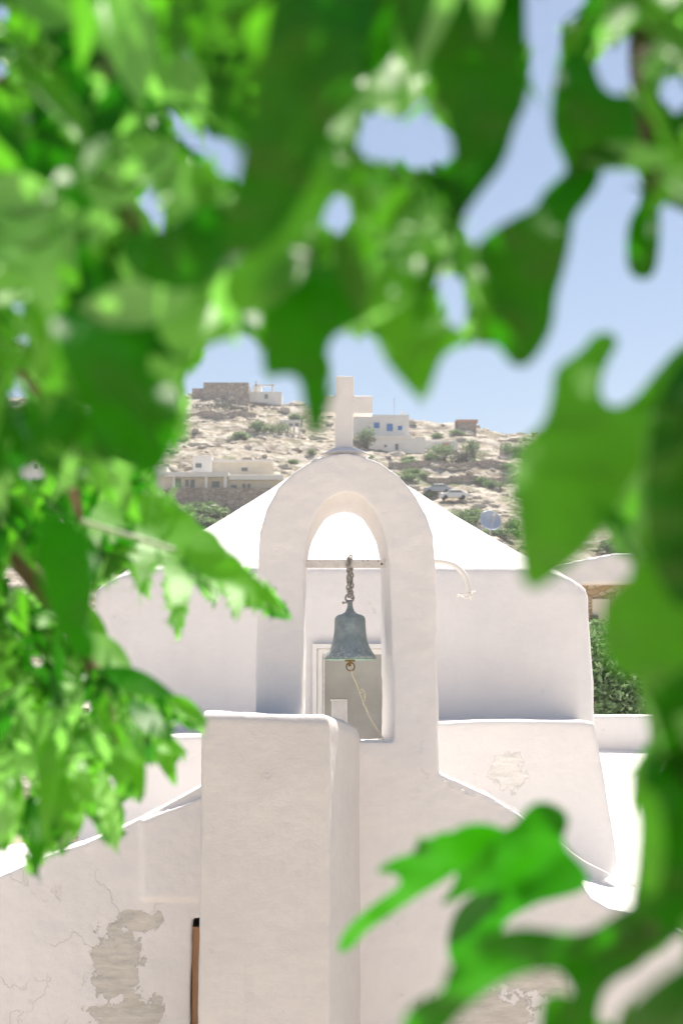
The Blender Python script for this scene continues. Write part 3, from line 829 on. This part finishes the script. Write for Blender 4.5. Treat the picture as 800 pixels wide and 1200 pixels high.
# bell cord
cp = [P(411.5, 785.5, YBL), P(413, 792, YBL), P(417, 800, YBL-.01), P(420, 808, YBL-.01), P(424, 818, YBL-.02), P(428, 830, YBL-.04), P(434, 842, YBL-.07), P(440, 852, YBL-.1), P(447, 862, YBL-.12), P(452, 874, YBL-.14)]
knot = smooth_curve([P(421, 809, YBL-.01), P(424, 807, YBL-.02), P(427.5, 812, YBL-.03), P(427.5, 819, YBL-.02), P(426, 823, YBL), P(424, 818, YBL-.02)], 2)
lp = smooth_curve([P(427, 820, YBL-.03), P(425, 824, YBL-.03), P(426.5, 827, YBL-.02)], 1)
cord = obj('bell_cord', merge(tube(smooth_curve(cp, 2), .0052, 7), tube(knot, .0045, 6), tube(lp, .004, 6), torus(P(422.5, 811, YBL-.01), .010, .005, (1, 0, .4), (0, 1, .2), 12, 6)), M_ROPE, bell, smooth=True)

# ------------------------------------------------------------------ shrub behind the right parapet
p_ = P(728, 838, 19.2)
t = thing('garden_shrub', (p_.x, 19.2, 0), 'leafy green shrub with narrow leaves behind the white parapet at right', 'shrub')
vf, T = leaf_cloud((p_.x+.25, 19.6, ZC-.2), 1.0, .8, 1.25, 9000, .055, 9, 9)
f_ = obj('foliage', vf, M_BUSHL, t); set_tint(f_, T, 1)
st_ = []
for k in range(7):
    st_.append(tube([(p_.x+.25, 19.4, 0), (p_.x+random.uniform(-.5, .9), 19.4+random.uniform(-.2, .4), ZC-.8), (p_.x+random.uniform(-.6, 1.3), 19.4+random.uniform(-.3, .5), ZC+.5)], [.05, .03, .01], 6))
obj('stem', merge(*st_), M_BARK, t)

# ------------------------------------------------------------------ overhanging trees
RES = 3
X0, X1, Y0_, Y1_ = -160, 960, -200, 1290
gx = np.arange(X0, X1, RES); gy = np.arange(Y0_, Y1_, RES)
GX, GY = np.meshgrid(gx, gy)
def rast(pts, out=None):
    pts = list(pts); n = len(pts)
    xs = [p[0] for p in pts]; ys = [p[1] for p in pts]
    i0 = max(0, int((min(xs)-X0)//RES)); i1 = min(len(gx), int((max(xs)-X0)//RES)+2)
    j0 = max(0, int((min(ys)-Y0_)//RES)); j1 = min(len(gy), int((max(ys)-Y0_)//RES)+2)
    if i0 >= i1 or j0 >= j1: return None
    A = GX[j0:j1, i0:i1]; B = GY[j0:j1, i0:i1]
    ins = np.zeros(A.shape, bool)
    for k in range(n):
        x1, y1 = pts[k]; x2, y2 = pts[(k+1) % n]
        if y1 == y2: continue
        cnd = (B > min(y1, y2)) & (B <= max(y1, y2))
        ins ^= cnd & (A < (B-y1)*(x2-x1)/(y2-y1)+x1)
    return (slice(j0, j1), slice(i0, i1)), ins
def ell(cx, cy, rx, ry=None, n=14):
    ry = ry or rx
    return [(cx+rx*math.cos(2*math.pi*i/n), cy+ry*math.sin(2*math.pi*i/n)) for i in range(n)]
OPEN = [
 [(240,395),(255,388),(270,397),(285,392),(310,400),(312,440),(330,436),(350,440),(357,455),(360,480),(368,512),(380,490),(384,430),(378,405),(390,388),(425,385),(440,392),(452,420),(475,445),(497,470),(505,440),(515,415),(535,403),(570,398),(590,400),(608,424),(625,410),(640,385),(640,345),(655,310),(663,250),(685,225),(700,200),(725,190),(745,195),(757,215),(752,240),(738,262),(737,310),(745,322),(762,322),(770,300),(765,260),(768,238),(785,232),(800,240),(830,250),(830,395),(800,405),(770,440),(745,470),(722,482),(703,474),(697,455),(705,425),(722,398),(702,393),(685,412),(665,425),(652,435),(650,465),(640,500),(612,520),(602,560),(608,600),(612,650),(618,688),(640,680),(672,655),(700,625),(712,640),(740,650),(748,655),(738,680),(715,697),(706,730),(708,765),(728,790),(750,800),(758,830),(766,868),(741,900),(741,940),(750,965),(747,1000),(740,1066),(732,1085),(700,1140),(690,1200),(700,1290),(-160,1290),(-160,1010),(0,993),(10,993),(22,967),(33,993),(35,1020),(42,1027),(53,993),(73,998),(87,983),(93,950),(107,953),(123,983),(135,998),(141,977),(140,940),(153,932),(167,935),(160,913),(163,890),(180,889),(197,900),(205,918),(203,888),(217,883),(200,867),(197,851),(207,844),(233,854),(242,847),(213,833),(203,815),(180,807),(160,797),(123,783),(97,750),(97,715),(110,690),(150,660),(165,690),(170,697),(176,670),(190,655),(204,672),(192,682),(204,732),(210,744),(220,695),(222,672),(240,696),(252,704),(252,680),(270,700),(276,727),(282,700),(322,722),(339,724),(330,705),(280,660),(240,625),(222,604),(205,590),(182,575),(178,545),(215,512),(216,470),(210,440),(235,425)],
 [(190,122),(200,120),(215,140),(245,155),(270,160),(288,172),(288,195),(277,215),(262,208),(245,190),(225,180),(210,165),(198,148)],
 [(158,222),(172,214),(184,228),(198,262),(192,273),(178,262),(160,240)],
 ell(223,62,11), ell(303,125,6,9), ell(395,252,20,29),
 [(430,125),(455,128),(462,140),(485,118),(497,112),(510,130),(533,165),(535,185),(515,195),(497,202),(470,195),(440,195),(418,180),(415,160)],
 [(615,-40),(612,30),(620,70),(618,112),(600,145),(588,190),(562,220),(541,250),(540,275),(555,288),(572,285),(600,262),(633,250),(645,230),(668,205),(664,190),(650,160),(648,118),(660,60),(657,30),(670,28),(687,10),(688,-40)],
 [(695,65),(715,50),(735,40),(735,20),(745,18),(760,35),(780,48),(765,62),(755,68),(752,95),(735,108),(718,113),(700,100),(692,80)],
 [(768,90),(785,82),(810,82),(812,125),(788,137),(778,130),(768,105)],
 [(505,322),(525,315),(545,325),(548,350),(551,380),(540,390),(525,380),(512,350)],
 ell(20,362,11), ell(27,397,11), ell(25,441,13), ell(17,466,15), ell(43,456,12,10), ell(0,15,13), ell(0,85,12,16), ell(0,190,7), ell(0,310,7), ell(735,177,6,4),
 [(60,500),(75,490),(97,515),(98,532),(80,527),(63,515)], [(13,538),(50,538),(56,566),(30,567)], ell(119,539,9,8), ell(157,617,8,11),
 [(2,665),(18,655),(38,680),(38,702),(8,690)], ell(44,775,11,11), ell(101,831,9,13), ell(29,922,10,19), ell(130,922,8,18), ell(21,960,7,10), ell(132,955,8,10), ell(68,945,8,7),
 ell(740,530,18,22), ell(725,560,16,18), ell(700,630,14,20),
 [(735,1085),(760,1120),(800,1080),(812,1100),(800,1132),(775,1146),(750,1168),(722,1195),(700,1205),(690,1170),(715,1142),(742,1132)],
]
OPENM = np.zeros(GX.shape, bool)
for pgn in OPEN:
    r_ = rast(pgn)
    if r_: OPENM[r_[0]] |= r_[1]
for _ in range(1):
    OPENM = OPENM & np.roll(OPENM, 1, 0) & np.roll(OPENM, -1, 0) & np.roll(OPENM, 1, 1) & np.roll(OPENM, -1, 1)
ALLOW = ~OPENM & ((GX < 345) | (GY < 520) | (GX > 595))
ALLOW &= ~((GY > 1110) & (GX < 690))
ALLOW &= ~((GX < 0) & (GY > 1010)) 
COVER = np.zeros(GX.shape, int)

treeL = thing('lobed_leaf_tree', (-1.25, 1.9, ZC-1.62), 'tree on the left whose lobed bright green leaves fill the left and top', 'tree', None)
treeR = thing('broad_leaf_tree', (1.15, 1.3, ZC-1.62), 'tree on the right whose broad green leaves hang in from the right edge', 'tree', None)

def outline(kind, rnd):
    """half outlines of a leaf: list of (t along midrib 0..1, half width as fraction of length)"""
    if kind == 'ovate': w = rnd.uniform(.17, .25); return [(t_/8, w*math.sin(math.pi*(t_/8)**.75)**.85) for t_ in range(9)]
    if kind == 'narrow': w = rnd.uniform(.09, .14); return [(t_/8, w*math.sin(math.pi*(t_/8)**.8)) for t_ in range(9)]
    if kind == 'lobed':
        pr_ = [(0, 0), (.06, .05), (.14, .12), (.10, .26), (.24, .20), (.30, .10), (.40, .14), (.38, .27), (.52, .20), (.56, .09), (.66, .11), (.70, .17), (.80, .09), (.90, .045), (1, 0)]
        j = rnd.uniform(.85, 1.15)
        return [(a, b*j) for a, b in pr_]
FOL = {}
def add_leaf(key, base, d, nrm, L, kind, rnd, curl=.25, fold=.35, tint=None):
    """one leaf blade appended to a foliage collection; returns outline points"""
    d = d.normalized(); side = d.cross(nrm).normalized(); nrm = side.cross(d).normalized()
    ol = outline(kind, rnd)
    mid, lf, rt = [], [], []
    bend = rnd.uniform(-curl, curl)
    for t_, w_ in ol:
        mid.append(base+d*(t_*L)+nrm*(-bend*L*t_*t_))
        lf.append(base+d*(t_*L)+side*(w_*L)*.95+nrm*(-bend*L*t_*t_+w_*L*fold))
        rt.append(base+d*(t_*L)-side*(w_*L)*.95+nrm*(-bend*L*t_*t_+w_*L*fold))
    return mid, lf, rt
def commit(key, mid, lf, rt, tint):
    V, Fc, T = FOL.setdefault(key, ([], [], []))
    n = len(mid); n0 = len(V); V += mid+lf+rt
    for i in range(n-1):
        Fc.append((n0+i, n0+i+1, n0+n+i+1, n0+n+i)); Fc.append((n0+2*n+i, n0+2*n+i+1, n0+i+1, n0+i)); T += [tint, tint]
def try_leaf(cx, cy, rnd, scale=1.0):
    # region rules
    if cy > 560 and cx < 350: Y = rnd.uniform(1.7, 2.4); L = rnd.uniform(.05, .095); kind = rnd.choice(['narrow', 'narrow', 'lobed']); key = 'L'
    elif cx > 590 and cy > 380: Y = rnd.uniform(.75, 1.15); L = rnd.uniform(.06, .11); kind = rnd.choice(['ovate', 'ovate', 'narrow']); key = 'R'
    elif cx < 250: Y = rnd.uniform(.85, 1.8); L = rnd.uniform(.055, .11); kind = rnd.choice(['narrow', 'lobed', 'ovate']); key = 'L'
    else: Y = rnd.uniform(.75, 1.35); L = rnd.uniform(.05, .11); kind = rnd.choice(['ovate', 'ovate', 'narrow', 'lobed']); key = 'L' if cx < 560 else 'R'
    L *= scale
    c = P(cx, cy, Y)
    d = Vector((rnd.gauss(.12, .5), rnd.gauss(0, .45), -1+rnd.gauss(0, .5))).normalized()
    nrm = Vector((rnd.gauss(0, .5), -1+rnd.gauss(0, .5), rnd.gauss(.5, .6)))
    base = c-d*(L*rnd.uniform(.3, .7))
    m_, l_, r_ = add_leaf(key, base, d, nrm, L, kind, rnd)
    pts_ = [proj(p) for p in l_]+[proj(p) for p in reversed(r_)]
    rr_ = rast(pts_)
    if rr_ is None: return None
    sl, ins = rr_
    tot = ins.sum()
    if tot == 0: return None
    if (ins & ~ALLOW[sl]).sum() > .03*tot+1: return None
    return key, m_, l_, r_, sl, ins, Y
# -- large individual leaves traced at their own distance and bent in depth
def big_leaf(tree, pts, Y, rib, mat, tilt=(0, 0), fold=.10, wave=.006, tint=.5, it=2, grow=4.0):
    """pts: outline (px,py); rib: (base, tip) px of the midrib; depth varies with tilt, fold away from rib, waves"""
    pl_ = smooth_curve([(a, b, 0) for a, b in pts], it, True)
    ar = sum(pl_[i].x*pl_[(i+1) % len(pl_)].y-pl_[(i+1) % len(pl_)].x*pl_[i].y for i in range(len(pl_)))
    nn = len(pl_); q_ = []
    for i in range(nn):
        tt = (pl_[(i+1) % nn]-pl_[i-1]).normalized(); sg = 1 if ar > 0 else -1
        q_.append(pl_[i]+Vector((tt.y, -tt.x, 0))*sg*grow)
    pl_ = q_
    bm = bmesh.new()
    vs = [bm.verts.new((p.x, -p.y, 0)) for p in pl_]
    from mathutils.geometry import tessellate_polygon
    for tri in tessellate_polygon([[v.co.copy() for v in vs]]):
        try: bm.faces.new([vs[q] for q in tri])
        except ValueError: pass
    for _ in range(4):
        le = [e for e in bm.edges if e.calc_length() > 18]
        if not le: break
        bmesh.ops.subdivide_edges(bm, edges=le, cuts=1)
        bmesh.ops.triangulate(bm, faces=[f for f in bm.faces if len(f.verts) > 3])
    b0, t0 = Vector(rib[0]), Vector(rib[1]); ax_ = (t0-b0); Lp = ax_.length; ax_.normalize()
    sd = random.random()*50
    cx = sum(p.x for p in pl_)/len(pl_); cy = sum(p.y for p in pl_)/len(pl_)
    V = []
    for v in bm.verts:
        x, y = v.co.x, -v.co.y
        r = Vector((x, y))-b0; al = r.dot(ax_)/Lp; ds = abs(r.x*ax_.y-r.y*ax_.x)
        yy = Y+tilt[0]*(x-cx)/F*Y+tilt[1]*(y-cy)/F*Y-fold*ds/F*Y*2+.05*Y*(al-.5)**2
        yy += wave*noise.noise((x*.02+sd, y*.02, 0))*3
        V.append(P(x, y, yy))
    Fc = [tuple(v.index for v in f.verts) for f in bm.faces]
    bm.verts.index_update(); Fc = [tuple(v.index for v in f.verts) for f in bm.faces]
    bm.free()
    o = obj('leaf', (V, Fc), mat, tree, True, loc=P(rib[0][0], rib[0][1], Y))
    a_ = o.data.attributes.new('tint', 'FLOAT', 'FACE'); a_.data.foreach_set('value', [tint]*len(Fc))
    r_ = rast([(p.x, p.y) for p in pl_])
    if r_: COVER[r_[0]] += r_[1]*2
    return o
def midrib(): pass
A_, B_, C_ = M_LEAFA, M_LEAFB, M_LEAFC
BL = big_leaf
# right tree
BL(treeR, [(700,391),(724,396),(706,425),(698,455),(704,474),(722,482),(745,470),(765,445),(800,405),(835,395),(825,470),(775,520),(745,545),(722,590),(700,625),(672,655),(640,680),(618,690),(611,650),(607,600),(601,560),(612,520),(640,500),(650,465),(652,435),(665,425),(685,412)], .80, ((810,440),(620,685)), A_, (.4,-.8), .12, tint=.25)
BL(treeR, [(805,410),(772,470),(760,540),(757,620),(768,665),(800,720),(850,700),(850,400)], .72, ((840,420),(790,700)), B_, (.3,-.3), .1, tint=.1)
BL(treeR, [(718,590),(745,580),(768,600),(772,630),(760,648),(738,652),(718,640)], 1.05, ((765,590),(725,645)), C_, (0,-1.2), .1, tint=.8)
BL(treeR, [(758,648),(740,680),(716,697),(706,730),(708,765),(728,790),(755,800),(790,790),(840,740),(850,660),(800,640)], .74, ((840,660),(712,770)), A_, (.3,-.7), .14, tint=.3)
BL(treeR, [(770,770),(800,745),(850,740),(850,900),(800,930),(772,900),(766,868),(764,820)], .82, ((840,760),(775,900)), B_, (0,-.4), .1, tint=.3)
BL(treeR, [(800,880),(766,900),(752,930),(750,985),(746,1030),(738,1068),(770,1085),(810,1075),(850,1000),(850,880)], .78, ((830,890),(745,1060)), B_, (.2,-.9), .1, tint=.2)
BL(treeR, [(748,935),(760,925),(772,950),(775,1000),(768,1040),(752,1050),(750,1000)], .70, ((765,930),(755,1045)), A_, (0,-1.3), .1, tint=.9)
# bottom leaves
BL(treeR, [(632,944),(653,950),(662,963),(653,979),(658,999),(679,1019),(686,1036),(663,1045),(632,1051),(606,1064),(585,1078),(582,1093),(560,1120),(535,1134),(528,1104),(537,1072),(553,1056),(579,1030),(587,999),(590,978),(606,972),(619,954)], 1.1, ((560,1110),(648,955)), B_, (.3,.5), .12, tint=.35, grow=6)
BL(treeR, [(598,974),(569,964),(543,966),(528,976),(516,974),(503,984),(489,980),(486,1000),(459,1006),(436,1024),(466,1024),(470,1038),(448,1052),(427,1068),(409,1083),(397,1102),(395,1120),(415,1110),(428,1092),(459,1072),(490,1050),(518,1034),(537,1020),(530,1040),(512,1064),(537,1054),(556,1044),(590,1030)], 1.15, ((585,990),(400,1112)), B_, (-.3,.7), .15, tint=.3, grow=0, it=2)
BL(treeR, [(760,1060),(726,1077),(695,1099),(663,1102),(632,1096),(606,1095),(579,1100),(558,1113),(532,1135),(524,1170),(497,1177),(480,1193),(474,1230),(500,1225),(532,1183),(564,1157),(600,1136),(632,1130),(658,1130),(672,1146),(680,1165),(672,1177),(655,1171),(640,1175),(640,1240),(690,1240),(693,1168),(716,1140),(742,1130),(760,1110),(800,1085),(850,1075),(840,1010),(790,1040)], .84, ((820,1050),(480,1215)), B_, (.2,.4), .10, tint=.3, grow=8)
BL(treeR, [(715,1235),(722,1200),(747,1172),(779,1146),(800,1133),(850,1115),(850,1240)], .62, ((845,1130),(740,1230)), B_, (.1,.6), .1, tint=.0)
BL(treeR, [(752,1096),(775,1080),(792,1090),(772,1114),(756,1120)], .95, ((785,1085),(755,1118)), C_, (0,-1), .1, tint=.9)
# top leaves
BL(treeR, [(525,-60),(612,-60),(612,50),(618,112),(600,145),(588,190),(562,220),(541,250),(532,270),(526,220),(537,190),(530,150),(512,100),(500,30)], .80, ((570,-40),(538,260)), B_, (.4,-.4), .12, tint=.1)
BL(treeR, [(560,292),(600,264),(634,250),(642,230),(668,208),(690,190),(697,205),(684,226),(663,250),(660,280),(653,312),(642,345),(640,380),(625,408),(608,426),(592,402),(580,396),(584,350),(575,320)], .83, ((690,195),(608,424)), B_, (.3,-.3), .12, tint=.05, grow=9)
BL(treeR, [(541,278),(560,292),(598,296),(588,350),(586,400),(562,402),(551,392),(553,350),(547,318),(528,300)], .92, ((590,290),(560,400)), A_, (.2,-.6), .1, tint=.1, grow=3)
BL(treeL, [(430,330),(440,390),(452,420),(475,447),(497,472),(506,440),(516,415),(534,403),(550,398),(536,388),(520,378),(507,350),(500,315),(480,295)], .85, ((490,300),(497,470)), A_, (.2,-.6), .12, tint=.25, grow=3)
BL(treeL, [(308,350),(311,380),(311,440),(326,436),(345,436),(356,446),(360,480),(368,514),(379,490),(384,440),(378,408),(392,386),(420,376),(440,340),(400,310),(340,320)], .83, ((390,320),(368,512)), B_, (.2,-.5), .14, tint=.2)
BL(treeL, [(332,-60),(450,-60),(436,20),(412,90),(380,160),(350,235),(312,290),(268,300),(262,270),(278,225),(288,180),(305,100)], .72, ((400,-40),(275,290)), B_, (.5,-.2), .10, tint=.05)
BL(treeL, [(360,150),(400,90),(432,60),(420,110),(412,170),(405,215),(375,240),(370,300),(330,350),(280,370),(262,340),(280,305),(320,290),(348,230)], .88, ((420,80),(275,350)), A_, (.3,-1.0), .1, tint=.7)
BL(treeL, [(425,110),(440,70),(470,30),(498,10),(500,70),(488,118),(468,138),(455,126),(440,128)], .98, ((490,20),(435,125)), C_, (0,-1.5), .1, tint=.9)
BL(treeL, [(648,120),(662,60),(690,66),(700,102),(720,116),(738,112),(745,150),(735,190),(700,198),(690,192),(668,205),(664,185),(650,160)], .86, ((735,100),(668,200)), B_, (.3,-.3), .1, tint=.25)
BL(treeL, [(738,262),(752,240),(762,225),(770,245),(768,300),(762,323),(745,323),(737,308)], .95, ((762,225),(748,320)), B_, (0,-.4), .1, tint=.3)
# left, large soft leaves
BL(treeL, [(120,385),(165,430),(215,470),(200,530),(178,560),(140,540),(100,480),(70,410),(60,360)], .78, ((70,360),(175,555)), B_, (.4,-.6), .12, tint=.25)
BL(treeL, [(205,430),(238,400),(285,390),(260,330),(210,340),(180,400),(175,470),(200,500)], .9, ((255,340),(190,490)), C_, (.2,-1.3), .1, tint=.2)
BL(treeL, [(40,600),(90,610),(110,660),(105,705),(95,720),(110,760),(90,770),(60,720),(45,660)], .84, ((60,600),(100,765)), B_, (.3,-.8), .12, tint=.4)
BL(treeL, [(60,640),(95,620),(112,650),(108,690),(100,730),(112,765),(95,775),(70,730),(55,690)], 1.1, ((80,625),(108,765)), B_, (.3,-.8), .12, tint=.3)
BL(treeL, [(110,150),(150,140),(190,165),(212,210),(215,250),(200,262),(186,228),(172,212),(140,200),(115,190)], .95, ((115,150),(210,255)), C_, (.2,-1.5), .1, tint=.8)
BL(treeL, [(150,270),(190,276),(240,240),(272,250),(280,300),(230,340),(170,330),(140,300)], .8, ((275,255),(150,300)), B_, (.2,-.2), .1, tint=.05)
BL(treeL, [(55,470),(110,490),(140,520),(120,545),(80,530),(55,500)], 1.0, ((60,470),(130,540)), B_, (.2,-.2), .1, tint=.0)
# the lobed leaf hanging over the left wall of the drum
lob = BL(treeL, [(110,590),(150,574),(172,582),(186,578),(204,594),(222,600),(232,616),(252,624),(262,642),(282,656),(290,672),(308,682),(341,726),(318,714),(298,700),(288,694),(284,712),(276,732),(271,712),(266,692),(252,680),(256,694),(252,710),(242,692),(234,672),(222,668),(226,690),(217,718),(208,748),(202,728),(200,704),(194,682),(190,664),(180,656),(176,678),(169,700),(163,684),(158,656),(140,648),(115,645),(100,620)], 1.75, ((120,600),(338,722)), A_, (.25,-.9), .10, tint=.75, it=1, grow=0)
# pointed tips along the lower left
rt_ = random.Random(12)
def tip_leaf(b, t_, w_, Y, tint):
    bx, by = b; tx, ty = t_; L = math.hypot(tx-bx, ty-by); ux, uy = (tx-bx)/L, (ty-by)/L; nx, ny = -uy, ux
    pr_ = [(0, 0), (.12, .5), (.3, .9), (.5, 1.0), (.7, .72), (.88, .3), (1, 0)]
    pts_ = [(bx+ux*L*a+nx*w_*.5*c, by+uy*L*a+ny*w_*.5*c) for a, c in pr_]+[(bx+ux*L*a-nx*w_*.5*c, by+uy*L*a-ny*w_*.5*c) for a, c in reversed(pr_[1:-1])]
    BL(treeL, pts_, Y, (b, t_), rt_.choice([A_, A_, C_, B_]), (rt_.uniform(-.4, .4), rt_.uniform(-1.2, -.2)), .15, tint=tint, it=1, grow=1.0)
for q in [((118,900),(136,1000),24),((48,930),(40,1030),24),((20,900),(8,998),26),((70,900),(80,998),26),((150,860),(168,937),22),((180,850),(206,922),22),((195,815),(244,848),20),((170,860),(220,884),20),
          ((120,785),(205,816),28),((95,890),(98,950),18),((150,820),(200,870),26),((135,870),(145,938),20),((92,930),(88,985),18),((60,860),(52,990),22),((10,930),(14,990),16),
          ((100,740),(160,800),34),((90,700),(125,790),36)]:
    tip_leaf(q[0], q[1], q[2], rt_.uniform(1.6, 1.95), rt_.uniform(.2, .9))

# -- fill: leaves placed where the crowns are still bare
rnd = random.Random(99)
order = []
nl = 0
for rnd_pass, (target, scale) in enumerate([(1, 1.0), (1, .75), (1, .5), (2, 1.0), (2, .7)]):
    idx = np.argwhere(ALLOW & (COVER < target))
    rs = np.random.RandomState(rnd_pass+5); rs.shuffle(idx)
    idx = idx[:9000]
    for j, i in idx:
        if COVER[j, i] >= target: continue
        cx, cy = gx[i], gy[j]
        if (cx < -60 or cx > 860 or cy < -70) and rnd.random() < .6: continue
        r_ = try_leaf(cx, cy, rnd, scale)
        if r_ is None: r_ = try_leaf(cx, cy, rnd, scale*.6)
        if r_ is None: continue
        key, m_, l_, rr_, sl, ins, Y = r_
        COVER[sl] += ins
        big = noise.noise((cx*.012, cy*.012, 4.0))
        tint = min(1, max(0, .50+.7*big+rnd.uniform(-.45, .45)))
        sub = 'C' if (tint > .62 and rnd.random() < .8) else ('B' if tint < .32 else 'A')
        commit(key+sub, m_, l_, rr_, tint); nl += 1
print('fill leaves', nl)
for key, (V, Fc, T) in FOL.items():
    tr = treeL if key[0] == 'L' else treeR
    o = obj('foliage', (V, Fc), {'A': A_, 'B': B_, 'C': C_}[key[1]], tr, True); o['kind'] = 'stuff'
    a_ = o.data.attributes.new('tint', 'FLOAT', 'FACE'); a_.data.foreach_set('value', T)

# -- trunks, branches and petioles
def limb(tree, pts, r0, r1, name='branch', m=8):
    ps = smooth_curve(pts, 2); n = len(ps)
    obj(name, tube(ps, [r0+(r1-r0)*i/(n-1) for i in range(n)], m), M_BARK, tree, True)
L0 = Vector((-1.25, 1.9, ZC-1.62)); R0_ = Vector((1.15, 1.3, ZC-1.62))
limb(treeL, [L0-Vector((0, 0, .3)), L0+Vector((.03, 0, .9)), L0+Vector((-.02, .02, 1.9)), L0+Vector((.1, -.1, 3.0))], .11, .05, 'trunk', 12)
limb(treeR, [R0_-Vector((0, 0, .3)), R0_+Vector((-.03, 0, .8)), R0_+Vector((.04, .02, 1.7)), R0_+Vector((-.1, -.1, 2.7))], .09, .04, 'trunk', 12)
limb(treeL, [L0+Vector((0, 0, 1.5)), P(-60, 120, 1.5), P(38, 110, 1.35), P(52, 40, 1.3), P(60, -80, 1.3)], .03, .006)
limb(treeL, [L0+Vector((0, 0, 1.5)), P(-80, 420, 1.7), P(15, 405, 1.5), P(60, 460, 1.5), P(80, 550, 1.6), P(95, 610, 1.72)], .028, .003)
limb(treeL, [L0+Vector((0, 0, 1.3)), P(-60, 560, 1.9), P(60, 700, 1.9), P(115, 790, 1.85), P(140, 880, 1.8)], .025, .003)
limb(treeL, [L0+Vector((0, 0, 2.2)), P(100, -150, 1.6), P(300, -60, 1.2), P(345, 30, 1.1), P(330, 180, 1.05), P(360, 320, .92)], .03, .003)
limb(treeL, [L0+Vector((0, 0, 2.2)), P(60, -100, 1.5), P(120, 60, 1.1), P(125, 200, 1.0), P(190, 340, .95)], .02, .003)
limb(treeR, [R0_+Vector((0, 0, 2.0)), P(900, -60, 1.2), P(760, 0, 1.1), P(752, 90, 1.05), P(765, 160, 1.0), P(763, 235, .98)], .022, .004)
limb(treeR, [R0_+Vector((0, 0, 2.0)), P(860, -120, 1.1), P(720, -60, 1.0), P(640, -70, .95), P(570, -40, .82)], .02, .003)
limb(treeR, [R0_+Vector((0, 0, 1.2)), P(900, 420, 1.1), P(850, 430, .9), P(810, 440, .80)], .02, .003)
limb(treeR, [R0_+Vector((0, 0, 1.0)), P(930, 700, 1.1), P(860, 760, .9), P(830, 900, .82), P(810, 1040, .83), P(700, 1120, .86), P(590, 1110, .88)], .02, .003)
# petiole of the hanging lobed leaf
pet = smooth_curve([P(95, 610, 1.7), P(130, 622, 1.72), P(165, 632, 1.73), P(205, 645, 1.74)], 2)
obj('petiole', tube(pet, .0032, 6), simple('pale_stem', (.35, .42, .25), .5), treeL, True)
